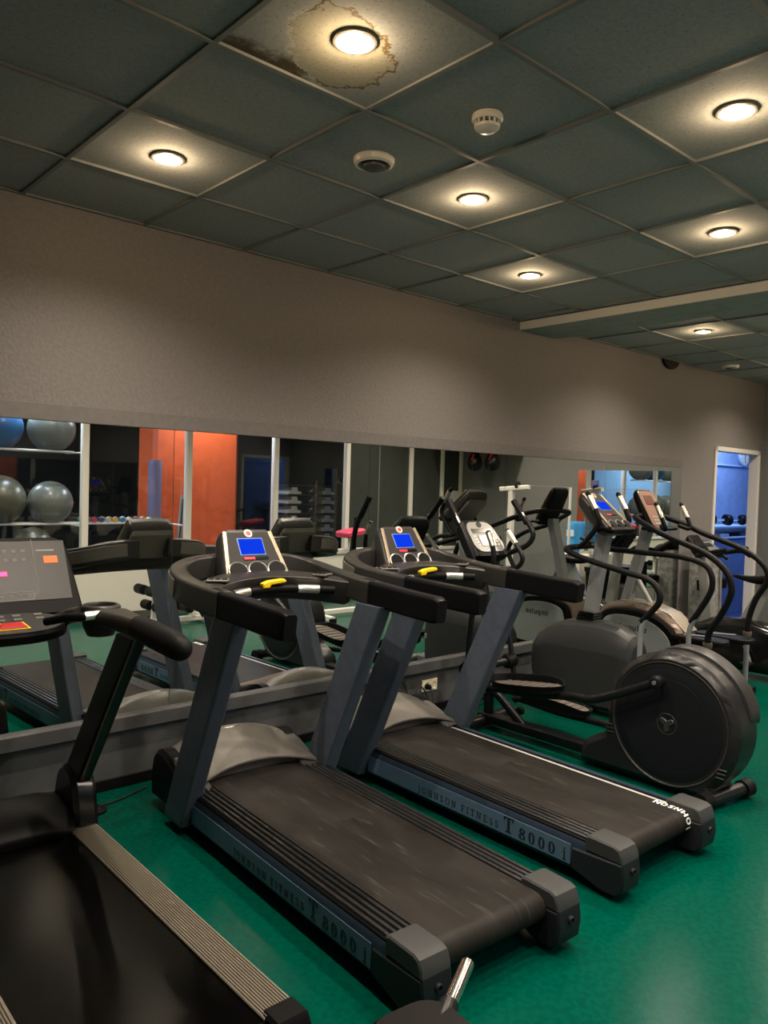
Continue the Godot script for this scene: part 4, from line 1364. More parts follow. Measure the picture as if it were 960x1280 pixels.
# ---------------------------------------------------------------- stepper with silver side panels
func stepper_silver() -> void:
	var z0 := 0.65
	var t := thing("stepper", "stepper with a silver D-shaped side panel, brown console and S-bent black handrails", "stepper", Vector3(6.1, 0, z0))
	var o := smooth2([Vector2(0.10, 0.10), Vector2(0.09, 0.40), Vector2(0.14, 0.60), Vector2(0.28, 0.685), Vector2(0.50, 0.70), Vector2(0.72, 0.655), Vector2(0.88, 0.54), Vector2(0.95, 0.38), Vector2(0.965, 0.12)], 4)
	for k in o.size():
		o[k].x -= z0
	part("body_shell", G.new().prism(o, 0, -0.15, 0.15, 0.03), M.bronze, t, 45.0)
	for s in [-1, 1]:
		var bl := G.inset(o, 0.045)
		part("side_rim", G.new().prism(bl, 0, min(s * 0.13, s * 0.185), max(s * 0.13, s * 0.185), 0.012), M.black, t)
		var pn := G.inset(o, 0.10)
		part("side_panel", G.new().prism(pn, 0, min(s * 0.15, s * 0.190), max(s * 0.15, s * 0.190), 0.004), M.panel_grey, t)
		lettering("impulse", 0.066, Vector3(s * 0.1905, 0.50, 0.50 - z0), Basis(Vector3(0, 0, -s), Vector3.UP, Vector3(s, 0, 0)), M.ink, t, false, true)
	var band := G.new()
	part("top_band", band.sweep([Vector3(0, o[9].y + 0.006, o[9].x), Vector3(0, o[13].y + 0.006, o[13].x), Vector3(0, o[17].y + 0.006, o[17].x), Vector3(0, o[21].y + 0.008, o[21].x + 0.002), Vector3(0, o[25].y + 0.008, o[25].x + 0.006)], rsec(0.20, 0.02, 0.006), Vector3.UP), M.rail_silver, t)
	var rr := []
	for q in [[0.62, 0.305], [1.36, 0.50]]:
		var ring := PackedVector3Array()
		for p in rsec(0.085, 0.085, 0.012, 3):
			ring.append(Vector3(p.x, q[0], q[1] - z0 + p.y))
		rr.append(ring)
	part("post", G.new().loft(rr), M.post_grey, t)
	part("brace", G.new().tube(v3([0, 0.62, 0.60 - z0, 0, 0.95, 0.38 - z0]), 0.022, 10), M.silver_paint, t)
	var bot := Vector3(0, 1.335, 0.62 - z0)
	var top := Vector3(0, 1.655, 0.435 - z0)
	var h := part("console_head", head_shell(bot, top, 0.27, 0.23, 0.075, 0.03), M.black, t)
	var b := face_basis(bot, top)
	var fp := part("face_plate", G.new().prism(rsec(0.215, 0.335, 0.04, 4), 2, 0.0, 0.006, 0.002), std(c8(120, 84, 70), 0.4), h)
	fp.transform = Transform3D(b, bot.lerp(top, 0.51))
	var fr := []
	for q in rsec(0.23, 0.35, 0.045, 4):
		fr.append(bot.lerp(top, 0.51) + b.x * q.x + b.y * q.y + b.z * 0.003)
	fr.append(fr[0])
	part("face_edge", G.new().tube(fr, 0.0045, 6), M.champagne, h)
	plate(h, "display_window", bot, top, 0.0, 0.72, 0.13, 0.09, std(c8(92, 58, 48), 0.25), 0.008)
	for r in 3:
		for c in 3:
			plate(h, "key", bot, top, -0.055 + 0.040 * c, 0.12 + 0.085 * r, 0.028, 0.018, M.ink_grey if c < 2 else M.green_print, 0.008, 0.004)
	part("console_tray", G.new().box(Vector3(0, 1.335, 0.60 - z0), Vector3(0.36, 0.03, 0.15), 0.012), M.black, t)
	rails(t, z0, [-0.30, 1.415, 0.56, -0.35, 1.36, 0.70, -0.365, 1.305, 0.84, -0.365, 1.19, 1.17, -0.365, 1.08, 1.33, -0.365, 0.96, 1.385, -0.365, 0.86, 1.37, -0.365, 0.73, 1.31, -0.365, 0.60, 1.235, -0.365, 0.50, 1.225], [0.30, 1.41, 0.53, 0.36, 1.36, 0.66, 0.40, 1.30, 0.78, 0.40, 1.19, 1.12, 0.40, 1.08, 1.29, 0.40, 0.96, 1.335, 0.40, 0.80, 1.25, 0.40, 0.64, 1.20, 0.40, 0.52, 1.19], [-0.20, 1.435, 0.505, 0.0, 1.44, 0.49, 0.20, 1.43, 0.495], [-0.365, 0.52, 1.225, -0.365, 0.3, 1.225, -0.365, 0.04, 1.225], [0.40, 0.54, 1.19, 0.40, 0.3, 1.19, 0.40, 0.04, 1.19], 0.024)
	for s in [-1, 1]:
		var xx := -0.365 if s < 0 else 0.40
		part("rail_joint", G.new().lathe([Vector2(0, -0.02), Vector2(0.030, -0.02), Vector2(0.036, 0.0), Vector2(0.034, 0.02), Vector2(0, 0.02)], 16, Transform3D(Basis(), Vector3(xx, 0.50, (1.225 if s < 0 else 1.19) - z0))), M.bronze, t)
		part("side_tube", G.new().tube(v3([xx * 1.04, 0.045, 0.30 - z0, xx * 1.04, 0.045, 1.245 - z0]), 0.032, 14), M.champagne, t)
		part("tube_cap", G.new().tube(v3([xx * 1.04, 0.045, 1.235 - z0, xx * 1.04, 0.045, 1.262 - z0]), 0.034, 14), M.black_rubber, t)
		var gp := v3([s * 0.15, 1.36, 0.70 - z0, s * 0.20, 1.34, 0.76 - z0, s * 0.21, 1.40, 0.745 - z0, s * 0.21, 1.54, 0.675 - z0])
		part("grip", G.new().tube(smooth(gp, 5), 0.018, 12, true), M.foam, t)
		part("pulse_sensor", G.new().tube(v3([s * 0.21, 1.43, 0.732 - z0, s * 0.21, 1.525, 0.684 - z0]), 0.0205, 12), M.grip_steel, t)
		var pd := part("pedal", G.new().prism(smooth2([Vector2(-0.085, -0.20), Vector2(-0.095, 0.14), Vector2(-0.04, 0.22), Vector2(0.04, 0.22), Vector2(0.095, 0.14), Vector2(0.085, -0.20)], 3, true), 1, -0.018, 0.02, 0.008), M.black, t)
		pd.position = Vector3(s * 0.13 + 0.0, 0.49, (1.05 if s < 0 else 1.13) - z0)
		part("pedal_edge", G.new().box(Vector3(0, 0.028, -0.02), Vector3(0.012, 0.006, 0.20), 0.002, Basis(Vector3.UP, 0.5)), M.silver_paint, pd)
		part("pedal_arm", G.new().sweep(v3([s * 0.13, 0.465, 1.05 - z0, s * 0.13, 0.36, 0.86 - z0]), rsec(0.05, 0.05, 0.01)), M.black_metal, t)
	part("base_frame", G.new().box(Vector3(0.0, 0.05, 0.34 - z0), Vector3(0.80, 0.06, 0.08), 0.01), M.silver_paint, t)
	part("base_hull", G.new().prism(pv([0.12 - z0, 0.02, 0.12 - z0, 0.14, 0.98 - z0, 0.14, 1.10 - z0, 0.05, 1.10 - z0, 0.02]), 0, -0.13, 0.13, 0.015), M.black, t)

# ---------------------------------------------------------------- black exercise bike at the right edge, grey machine column by the door
func bike() -> void:
	var t := thing("exercise_bike", "black exercise bike with a leather saddle on a grey slanted post", "exercise bike", Vector3(7.2, 0, 0.95))
	# hull
	var rings := []
	for q in [[-0.62, 0.10, 0.30, 0.05], [-0.55, 0.06, 0.40, 0.10], [-0.35, 0.05, 0.50, 0.13], [-0.05, 0.05, 0.53, 0.14], [0.25, 0.05, 0.47, 0.13], [0.45, 0.06, 0.36, 0.10], [0.55, 0.08, 0.22, 0.05]]:
		var ring := PackedVector3Array()
		for p in rsec(2.0 * q[3], q[2] - q[1], minf(q[3], (q[2] - q[1]) / 2) * 0.7, 4):
			ring.append(Vector3(p.x, (q[1] + q[2]) / 2 + p.y, q[0]))
		rings.append(ring)
	part("body_shell", G.new().loft(rings), M.black_gloss, t, 50.0)
	part("seat_post", G.new().loft([ring_at(0.10, 0.17, Vector3(0, 0.42, -0.08)), ring_at(0.085, 0.12, Vector3(0, 0.86, 0.12))]), M.silver_paint, t)
	# saddle
	var sr := []
	for q in [[-0.20, 0.018, 0.90, 0.02], [-0.16, 0.030, 0.902, 0.035], [-0.06, 0.050, 0.895, 0.055], [0.05, 0.105, 0.905, 0.075], [0.13, 0.125, 0.92, 0.075], [0.18, 0.10, 0.92, 0.055], [0.20, 0.05, 0.915, 0.02]]:
		var ring := PackedVector3Array()
		for p in rsec(2.0 * q[1], q[3], minf(q[1], q[3] / 2) * 0.8, 4):
			ring.append(Vector3(p.x, q[2] + p.y - q[3] * 0.3, q[0]))
		sr.append(ring)
	part("saddle", G.new().loft(sr), M.leather, t, 50.0)
	part("handle_post", G.new().loft([ring_at(0.08, 0.11, Vector3(0, 0.45, -0.42)), ring_at(0.07, 0.09, Vector3(0, 1.08, -0.50))]), M.silver_paint, t)
	part("handlebar", G.new().tube(smooth(v3([-0.22, 1.14, -0.18, -0.24, 1.10, -0.34, -0.16, 1.06, -0.48, 0.0, 1.05, -0.52, 0.16, 1.06, -0.48, 0.24, 1.10, -0.34, 0.22, 1.14, -0.18]), 5), 0.018, 12), M.foam, t)
	var bot := Vector3(0, 1.07, -0.46)
	var top := Vector3(0, 1.24, -0.60)
	var h := part("console_head", head_shell(bot, top, 0.26, 0.22, 0.07), M.black, t)
	plate(h, "display", bot, top, 0.0, 0.55, 0.15, 0.08, M.black_gloss, 0.003)
	part("front_foot", G.new().tube(v3([-0.21, 0.05, -0.52, 0.21, 0.05, -0.52]), 0.035, 12), M.black_metal, t)
	part("rear_foot", G.new().box(Vector3(0, 0.05, 0.52), Vector3(0.50, 0.08, 0.10), 0.012), M.silver_paint, t)
	for s in [-1, 1]:
		part("crank", G.new().sweep([Vector3(s * 0.17, 0.30, 0.0), Vector3(s * 0.19, 0.30 + s * 0.14, 0.06)], rsec(0.03, 0.018, 0.004), Vector3.RIGHT), M.silver, t)
		part("pedal", G.new().box(Vector3(s * 0.25, 0.30 + s * 0.14, 0.06), Vector3(0.10, 0.03, 0.09), 0.008), M.black_rubber, t)

func ring_at(w: float, d: float, c: Vector3) -> PackedVector3Array:
	var ring := PackedVector3Array()
	for p in rsec(w, d, minf(w, d) * 0.2, 3):
		ring.append(Vector3(c.x + p.x, c.y, c.z + p.y))
	return ring

func column_machine() -> void:
	var t := thing("vibration_trainer", "grey column trainer with a black console and cup holder, against the wall by the doorway", "exercise machine", Vector3(7.80, 0, 0.30))
	part("foot_plate", G.new().prism(smooth2([Vector2(-0.26, -0.20), Vector2(-0.27, 0.25), Vector2(-0.18, 0.36), Vector2(0.18, 0.36), Vector2(0.27, 0.25), Vector2(0.26, -0.20)], 3, true), 1, 0.01, 0.14, 0.02), M.black, t)
	part("column", G.new().loft([ring_at(0.34, 0.22, Vector3(0, 0.13, -0.10)), ring_at(0.32, 0.19, Vector3(0, 0.95, -0.12)), ring_at(0.26, 0.16, Vector3(0, 1.04, -0.12))]), M.column, t)
	for s in [-1, 1]:
		part("edge_strip", G.new().box(Vector3(s * 0.125, 0.55, 0.002), Vector3(0.028, 0.74, 0.016), 0.004, Basis(Vector3.RIGHT, -0.018)), M.silver_paint, t)
		part("handlebar", G.new().tube(smooth(v3([s * 0.08, 1.02, -0.08, s * 0.20, 1.04, 0.02, s * 0.25, 1.06, 0.14, s * 0.26, 1.02, 0.22]), 5), 0.018, 12, true), M.foam, t)
		part("cup_holder", G.new().lathe([Vector2(0.035, -0.07), Vector2(0.045, -0.065), Vector2(0.055, 0.03), Vector2(0.05, 0.032), Vector2(0.04, -0.05), Vector2(0, -0.052), Vector2(0, -0.07)], 18, Transform3D(Basis(), Vector3(s * 0.215, 0.74, -0.03))), M.black, t)
	var bot := Vector3(0, 1.04, 0.02)
	var top := Vector3(0, 1.16, -0.16)
	var h := part("console_head", head_shell(bot, top, 0.36, 0.30, 0.07), M.black, t)
	plate(h, "face_plate", bot, top, 0.0, 0.52, 0.25, 0.16, M.console_back, 0.003)
	plate(h, "display", bot, top, 0.0, 0.62, 0.15, 0.06, M.black_gloss, 0.006)

# ---------------------------------------------------------------- padded bench whose corner reaches into the view
func bench() -> void:
	var t := thing("exercise_bench", "black padded bench end with a chrome bar in the lowest foreground", "bench", Vector3(1.17, 0, 2.98))
	var p := part("seat_pad", G.new().prism(rsec(0.25, 0.62, 0.09, 5), 1, 0.375, 0.455, 0.024), M.leather, t)
	p.rotation.y = -0.12
	part("frame", G.new().sweep(v3([0, 0.345, -0.22, 0, 0.345, 0.55]), rsec(0.06, 0.05, 0.008)), M.black_metal, t)
	for z in [-0.10, 0.5]:
		part("leg", G.new().sweep([Vector3(0, 0.33, z), Vector3(0, 0.06, z)], rsec(0.05, 0.05, 0.008), Vector3.BACK), M.black_metal, t)
		part("foot", G.new().box(Vector3(0, 0.035, z), Vector3(0.40, 0.05, 0.06), 0.008), M.black_metal, t)
	part("chrome_bar", G.new().tube(v3([0.0, 0.425, -0.165, 0.285, 0.448, -0.305]), 0.017, 14), M.chrome, t)
	part("bar_collar", G.new().tube(v3([0.08, 0.43, -0.205, 0.15, 0.436, -0.24]), 0.024, 14), M.black_metal, t)

# ---------------------------------------------------------------- what the mirrors show: glazed partition and the studio behind it
func partition() -> void:
	var pt := Node3D.new()
	pt.name = "wall_partition"
	pt.set_meta("kind", "structure")
	add_child(pt)
	var mx := [-0.44, 0.82, 2.08, 3.34, 4.60, 5.86, 7.08, 8.33, 9.02, 9.455]
	part("base_panel", G.new().box(Vector3((X0 + X1) / 2, 0.36, ZP + 0.03), Vector3(X1 - X0, 0.56, 0.05)), M.white_paint, pt)
	part("kick_strip", G.new().box(Vector3((X0 + X1) / 2, 0.05, ZP + 0.03), Vector3(X1 - X0, 0.10, 0.04)), M.hood_rim, pt)
	part("sill_rail", G.new().box(Vector3((X0 + X1) / 2, 0.655, ZP + 0.02), Vector3(X1 - X0, 0.05, 0.08), 0.006), M.white_paint, pt)
	part("head_rail", G.new().box(Vector3((X0 + X1) / 2, 2.48, ZP + 0.03), Vector3(X1 - X0, 0.07, 0.07), 0.006), M.white_paint, pt)
	part("transom", G.new().box(Vector3((X0 + X1) / 2, 2.76, ZP + 0.04), Vector3(X1 - X0, 0.50, 0.06)), M.wall, pt)
	var prev := X0
	for k in mx.size():
		var w := 0.075 if k < 8 else 0.06
		part("mullion", G.new().box(Vector3(mx[k], 1.56, ZP + 0.025), Vector3(w, 1.78, 0.075), 0.006), M.white_paint, pt)
	for k in mx.size() - 1:
		var a: float = mx[k] + 0.035
		var b: float = mx[k + 1] - 0.035
		if mx[k] < 7.0:
			part("pane", G.new().box(Vector3((a + b) / 2, 1.56, ZP + 0.035), Vector3(b - a, 1.78, 0.008)), M.glass, pt)
		elif k == 6:
			part("door_leaf", G.new().box(Vector3((a + 7.68) / 2, 1.56, ZP + 0.035), Vector3(7.68 - a, 1.78, 0.03), 0.004), M.screen_panel, pt)
			part("door_leaf", G.new().box(Vector3((b + 7.70) / 2, 1.56, ZP + 0.035), Vector3(b - 7.70, 1.78, 0.03), 0.004), M.screen_panel, pt)
			part("meeting_strip", G.new().box(Vector3(7.69, 1.56, ZP + 0.03), Vector3(0.014, 1.78, 0.034)), M.silver_paint, pt)
		else:
			part("door_leaf", G.new().box(Vector3((a + b) / 2, 1.56, ZP + 0.035), Vector3(b - a, 1.78, 0.03), 0.004), M.screen_panel, pt)
	part("pane", G.new().box(Vector3((X0 + mx[0]) / 2, 1.56, ZP + 0.035), Vector3(mx[0] - X0 - 0.07, 1.78, 0.008)), M.glass, pt)
	# studio: floor, ceiling and walls
	var Z2 := 7.6
	struct("floor_studio", G.new().box(Vector3(4.0, -0.05, (ZP + 0.2 + Z2) / 2 + 0.1), Vector3(11.4, 0.1, Z2 - ZP)), M.blue_floor)
	struct("ceiling_studio", G.new().box(Vector3(4.0, CEIL + 0.05, (ZP + 0.2 + Z2) / 2 + 0.1), Vector3(11.4, 0.1, Z2 - ZP)), M.white_paint)
	struct("wall_studio_back", G.new().box(Vector3(4.0, CEIL / 2, Z2 + 0.1), Vector3(11.4, CEIL, 0.2)), M.studio_black)
	struct("wall_studio_left", G.new().box(Vector3(-1.45, CEIL / 2, (ZP + Z2) / 2 + 0.1), Vector3(0.2, CEIL, Z2 - ZP)), M.studio_blue)
	struct("wall_studio_divider", G.new().box(Vector3(1.28, CEIL / 2, (ZP + Z2) / 2 + 0.1), Vector3(0.12, CEIL, Z2 - ZP)), M.studio_blue)
	struct("wall_studio_right", G.new().box(Vector3(9.6, CEIL / 2, (ZP + Z2) / 2 + 0.1), Vector3(0.2, CEIL, Z2 - ZP)), M.studio_black)
	struct("pillar_studio", G.new().box(Vector3(5.18, CEIL / 2, 5.85), Vector3(1.26, CEIL, 0.5), 0.05), M.orange_wall)
	alone("exercise_mat", G.new().tube(v3([4.52, 0.0, 5.505, 4.52, 1.86, 5.505]), 0.085, 18), M.lilac, "tall lilac mat roll standing before the orange pillar", "mat")
	# cool ceiling panel that lights the studio
	for q in [Vector3(2.3, CEIL - 0.01, 6.5), Vector3(6.9, CEIL - 0.01, 6.7), Vector3(2.9, CEIL - 0.01, 5.16), Vector3(5.2, CEIL - 0.01, 5.16)]:
		var t := thing("ceiling_panel", "cool white ceiling light panel over the studio %s" % {23: "by its pale blue wall", 69: "behind the step platforms", 29: "above the ball rack", 52: "in front of the orange pillar"}[roundi(q.x * 10.0)], "ceiling lamp", q, 0.0, "studio light panels")
		part("frame", G.new().box(Vector3.ZERO, Vector3(0.64, 0.03, 0.64), 0.004), M.white_paint, t)
		part("lamp_diffuser", G.new().box(Vector3(0, -0.014, 0), Vector3(0.56, 0.010, 0.56)), glow(Color(0.80, 0.90, 1.0), 2.0), t)
		var l := AreaLight3D.new()
		l.area_size = Vector2(0.56, 0.56)
		l.light_color = Color(0.84, 0.92, 1.0)
		l.light_energy = STUDIO_LIGHT
		l.area_range = 12.0
		l.shadow_enabled = true
		l.rotation.x = -PI / 2
		l.position = Vector3(0, -0.03, 0)
		t.add_child(l)
	# rails with exercise balls just behind the glass
	for q in [[0.62, 4.55, "lowest white tube rail pair for balls behind the glass partition"], [1.08, 4.55, "middle white tube rail pair with balls and hand weights behind the glass"], [1.90, 3.36, "topmost white tube rail pair with balls behind the glass partition"]]:
		var sh := thing("ball_rail", q[2], "rack", Vector3(2.55, q[0], 5.25), 0.0, "ball rails behind the glass")
		for z in [-0.10, 0.10]:
			part("rail", G.new().tube(v3([1.46 - 2.55, 0, z, q[1] - 2.55, 0, z]), 0.012, 8), M.white_paint, sh)
		for x in [1.50, 2.10, 3.34, 4.55]:
			if x <= q[1]:
				part("bracket", G.new().tube(v3([x - 2.55, -0.012, -0.44, x - 2.55, -0.012, 0.11]), 0.010, 8), M.white_paint, sh)
	var balls := [[2.60, 1.3447, M.ball_dark, 0.27, "greenish grey exercise ball on the middle rail, at the mirror's left edge"], [3.135, 1.3177, M.ball_grey, 0.245, "pale grey exercise ball on the middle rail beside the first white mullion"], [3.14, 2.1540, M.ball_grey, 0.26, "light grey exercise ball on the top rail, cut by the mirror's upper edge"], [2.58, 2.1432, M.ball_blue, 0.25, "blue exercise ball on the top rail of the rack"], [2.95, 0.8248, M.ball_dark, 0.215, "grey exercise ball on the lowest rail of the rack"], [1.95, 1.3340, M.ball_grey, 0.26, "pale exercise ball at the far end of the middle rail"], [1.90, 2.1432, M.ball_dark, 0.25, "dark grey exercise ball at the far end of the top rail"]]
	for q in balls:
		var g := G.new()
		g.ball(Vector3.ZERO, Vector3(q[3], q[3], q[3]), 32)
		var o := part(numbered("exercise_ball"), g, q[2], self, 60.0)
		o.position = Vector3(q[0], q[1], 5.25)
		tag(o, q[4], "ball", "exercise balls on the rack")
		for k in 2:
			var pts := []
			for j in 25:
				var a := TAU * j / 24
				pts.append(Vector3(cos(a) * 0.15, 0.0, sin(a) * 0.15) + Vector3(0, q[3] * 0.83 * (1 - 2 * k), 0))
			part("groove_ring", G.new().tube(pts, 0.003, 5), q[2], o)
	# little coloured dumbbells in a row on the rack's middle rail
	var cn := ["sea green", "red", "navy", "pale grey", "amber", "steel blue", "white", "dark grey", "pink", "light green"]
	var cols := [c8(60, 140, 110), c8(190, 60, 70), c8(40, 60, 110), c8(170, 170, 160), c8(200, 150, 60), c8(60, 110, 150), c8(215, 215, 208), c8(50, 60, 60), c8(210, 110, 130), c8(140, 190, 130)]
	for k in 10:
		var d := thing("hand_weight", "small %s hand weight in the row on the middle rail behind the glass" % cn[k], "dumbbell", Vector3(3.52 + 0.085 * k, 1.123, 5.25), 0.0, "small hand weights on the rack")
		var m := std(cols[k], 0.4)
		part("bar", G.new().tube(v3([0, 0, -0.07, 0, 0, 0.07]), 0.011, 8), M.black_metal, d)
		for s in [-1, 1]:
			part("weight_head", G.new().tube(v3([0, 0, s * 0.06, 0, 0, s * 0.12]), 0.030, 6), m, d)
	# bundle of bars leaning by the pillar
	for k in 5:
		var o := alone("leaning_bar", G.new().tube(v3([0, 0, 0, 0.16, 1.42 - 0.05 * k, 0.10]), 0.016, 10), [M.silver_paint, M.black_metal][k % 2], ["grey bar at the near end of the bundle leaning by the orange pillar", "black bar next to the first grey bar in the leaning bundle", "grey bar in the middle of the bundle leaning by the orange pillar", "black bar second from the far end of the leaning bundle", "grey bar at the far end of the bundle leaning by the orange pillar"][k], "bar", "bars leaning by the pillar")
		o.position = Vector3(4.62 + 0.035 * k, 0.005, 5.18 + 0.04 * (k % 3))
	# step platforms, stacked
	for k in 8:
		var s := thing("step_platform", ["black step platform with grey feet, lowest of the stack", "black step platform second from the bottom of the stack", "black step platform third from the bottom of the stack", "black step platform fourth from the bottom of the stack", "black step platform fifth from the bottom of the stack", "black step platform sixth from the bottom of the stack", "black step platform second from the top of the stack", "black step platform topmost of the stack"][k], "step platform", Vector3(6.78, 0.53 + 0.133 * k, 5.35), 0.0, "stacked step platforms")
		part("deck", G.new().box(Vector3(0, 0.116, 0), Vector3(0.92, 0.03, 0.36), 0.012), M.step_black, s)
		for x in [-0.30, 0.30]:
			part("foot", G.new().prism(pv([x - 0.11, 0.0, x + 0.11, 0.0, x + 0.11, 0.035, x + 0.05, 0.045, x + 0.035, 0.10, x - 0.06, 0.10, x - 0.06, 0.055, x - 0.11, 0.04]), 2, -0.17, 0.17, 0.004), M.step_grey, s)
	var tb := thing("low_stand", "low black stand under the stack of step platforms", "stand", Vector3(6.78, 0, 5.35))
	part("top_board", G.new().box(Vector3(0, 0.512, 0), Vector3(1.05, 0.03, 0.42), 0.005), M.step_black, tb)
	for x in [-0.48, 0.48]:
		for z in [-0.17, 0.17]:
			part("leg", G.new().box(Vector3(x, 0.249, z), Vector3(0.04, 0.496, 0.04), 0.004), M.step_black, tb)
	# two speed balls hanging in the corner
	for k in 2:
		var x: float = 9.1
		var z: float = 4.15 - 0.35 * k
		var s := thing("speed_ball", ["black speed ball with red lettering hanging nearer the partition corner", "black speed ball with red lettering hanging farther from the corner"][k], "punching ball", Vector3(x, 1.885, z), 0.0, "hanging speed balls")
		part("bladder", G.new().lathe([Vector2(0, 0), Vector2(0.06, 0.012), Vector2(0.105, 0.06), Vector2(0.118, 0.12), Vector2(0.10, 0.20), Vector2(0.06, 0.28), Vector2(0.022, 0.335), Vector2(0.016, 0.36), Vector2(0, 0.362)], 20), M.black_gloss, s)
		part("swivel", G.new().tube(v3([0, 0.355, 0, 0, 0.46, 0]), 0.012, 8), M.chrome, s)
		part("label_strip", G.new().box(Vector3(-0.092, 0.21, -0.03), Vector3(0.008, 0.11, 0.035), 0.003, Basis(Vector3.BACK, -0.45)), M.red_paint, s)
	var sp := thing("speed_ball_board", "dark round board on wall brackets that carries the speed balls", "board", Vector3(9.1, 2.352, 3.98))
	part("board", G.new().prism(rsec(0.72, 1.05, 0.2, 5), 1, 0.0, 0.03, 0.004), M.black_metal, sp)
	for z in [-0.3, 0.3]:
		part("bracket", G.new().sweep(v3([0.38, 0.35, z, -0.2, 0.03, z]), rsec(0.03, 0.03, 0.005)), M.black_metal, sp)
	# cable tower, white, beside the end wall
	var ct := thing("cable_tower", "white steel cable tower with a crossbar in front of the end wall", "exercise machine", Vector3(8.55, 0, 2.97))
	part("column", G.new().sweep(v3([0, 0.04, 0, 0, 1.62, 0]), rsec(0.075, 0.075, 0.01), Vector3.BACK), M.white_paint, ct)
	part("crossbar", G.new().sweep(v3([-0.05, 1.62, 0.16, 0.05, 1.66, -0.26]), rsec(0.06, 0.06, 0.01)), M.white_paint, ct)
	part("pulley", G.new().lathe([Vector2(0, -0.015), Vector2(0.05, -0.015), Vector2(0.04, 0), Vector2(0.05, 0.015), Vector2(0, 0.015)], 18, Transform3D(Basis(Vector3.RIGHT, PI / 2), Vector3(0, 1.68, -0.10))), M.black_metal, ct)
	part("cable", G.new().tube(v3([0.05, 1.68, -0.26, 0.06, 1.67, -0.9, 0.06, 0.9, -0.92]), 0.004, 6), M.silver, ct)
	part("foot", G.new().sweep(v3([0, 0.035, 0.35, 0, 0.035, -0.95]), rsec(0.07, 0.06, 0.008)), M.white_paint, ct)
	part("guide_rod", G.new().tube(v3([0.05, 0.06, -0.92, 0.06, 1.67, -0.92]), 0.018, 10), M.white_paint, ct)
	part("weight_stack", G.new().box(Vector3(0.06, 0.36, -0.92), Vector3(0.20, 0.55, 0.16), 0.01), M.black, ct)
	# notice sheet on the corner mullion
	alone("notice_sheet", G.new().box(Vector3(9.30, 1.42, ZP - 0.004), Vector3(0.22, 0.30, 0.004)), M.paper, "white notice sheet on the narrow end panel of the partition", "notice")
	# water dispenser and bin
	var wd := thing("water_dispenser", "white water dispenser with a big blue bottle before the end wall", "water cooler", Vector3(9.22, 0, 2.36))
	part("body", G.new().box(Vector3(0, 0.39, 0), Vector3(0.31, 0.76, 0.31), 0.03), M.white_plastic, wd)
	part("tap_recess", G.new().box(Vector3(-0.15, 0.58, 0), Vector3(0.03, 0.20, 0.22), 0.008), M.hood_rim, wd)
	for z in [-0.05, 0.05]:
		part("tap", G.new().lathe([Vector2(0, 0), Vector2(0.016, 0.0), Vector2(0.018, 0.05), Vector2(0, 0.05)], 12, Transform3D(Basis(), Vector3(-0.18, 0.60, z))), M.black, wd)
	part("drip_tray", G.new().box(Vector3(-0.20, 0.46, 0), Vector3(0.12, 0.03, 0.24), 0.008), M.black, wd)
	part("bottle", G.new().lathe([Vector2(0, 0.775), Vector2(0.05, 0.775), Vector2(0.06, 0.825), Vector2(0.13, 0.875), Vector2(0.136, 0.925), Vector2(0.128, 0.965), Vector2(0.136, 1.005), Vector2(0.128, 1.045), Vector2(0.136, 1.085), Vector2(0.128, 1.125), Vector2(0.136, 1.165), Vector2(0.12, 1.205), Vector2(0, 1.210)], 24), M.bottle_blue, wd)
	part("bottle_label", G.new().box(Vector3(-0.133, 1.045, 0.0), Vector3(0.012, 0.09, 0.12), 0.003), M.bottle_label, wd)
	var bn := thing("waste_bin", "black waste bin with a folded bag edge next to the water dispenser", "bin", Vector3(9.22, 0, 1.92))
	part("body", G.new().loft([ring_at(0.28, 0.30, Vector3(0, 0.01, 0)), ring_at(0.34, 0.38, Vector3(0, 0.60, 0))]), M.black, bn)
	part("bag_edge", G.new().loft([ring_at(0.355, 0.395, Vector3(0, 0.55, 0)), ring_at(0.365, 0.405, Vector3(0, 0.61, 0))]), M.black_gloss, bn)
	# white leg machine with black rollers, near the partition
	var lm := thing("leg_machine", "white leg bench with black foam rollers at the foot of the partition", "exercise machine", Vector3(4.0, 0, 4.15))
	part("base_tube", G.new().sweep(v3([-0.55, 0.05, 0, 0.55, 0.05, 0.0]), rsec(0.06, 0.06, 0.008)), M.white_paint, lm)
	part("base_tube", G.new().sweep(v3([0.50, 0.05, -0.30, 0.50, 0.05, 0.30]), rsec(0.06, 0.06, 0.008)), M.white_paint, lm)
	part("upright", G.new().sweep(v3([-0.12, 0.06, 0, -0.10, 0.36, 0]), rsec(0.05, 0.05, 0.008), Vector3.BACK), M.white_paint, lm)
	for q in [Vector3(-0.20, 0.40, 0), Vector3(-0.12, 0.22, 0), Vector3(0.21, 0.20, 0)]:
		part("roller_bar", G.new().tube([q + Vector3(0, 0, -0.24), q + Vector3(0, 0, 0.24)], 0.012, 8), M.chrome, lm)
		for s in [-1, 1]:
			part("foam_roller", G.new().tube([q + Vector3(0, 0, s * 0.06), q + Vector3(0, 0, s * 0.22)], 0.055, 14), M.foam, lm)
	part("seat_pad", G.new().box(Vector3(0.36, 0.42, 0), Vector3(0.40, 0.07, 0.30), 0.02), M.leather, lm)
	part("seat_post", G.new().sweep(v3([0.36, 0.06, 0, 0.36, 0.39, 0]), rsec(0.06, 0.06, 0.008), Vector3.BACK), M.white_paint, lm)
	# white press bench with a red part
	var pb := thing("press_bench", "white steel press bench with a red backrest and black lever", "exercise machine", Vector3(6.05, 0, 3.55))
	part("base_tube", G.new().sweep(v3([-0.45, 0.05, 0.10, 0.75, 0.05, 0.10]), rsec(0.07, 0.06, 0.008)), M.white_paint, pb)
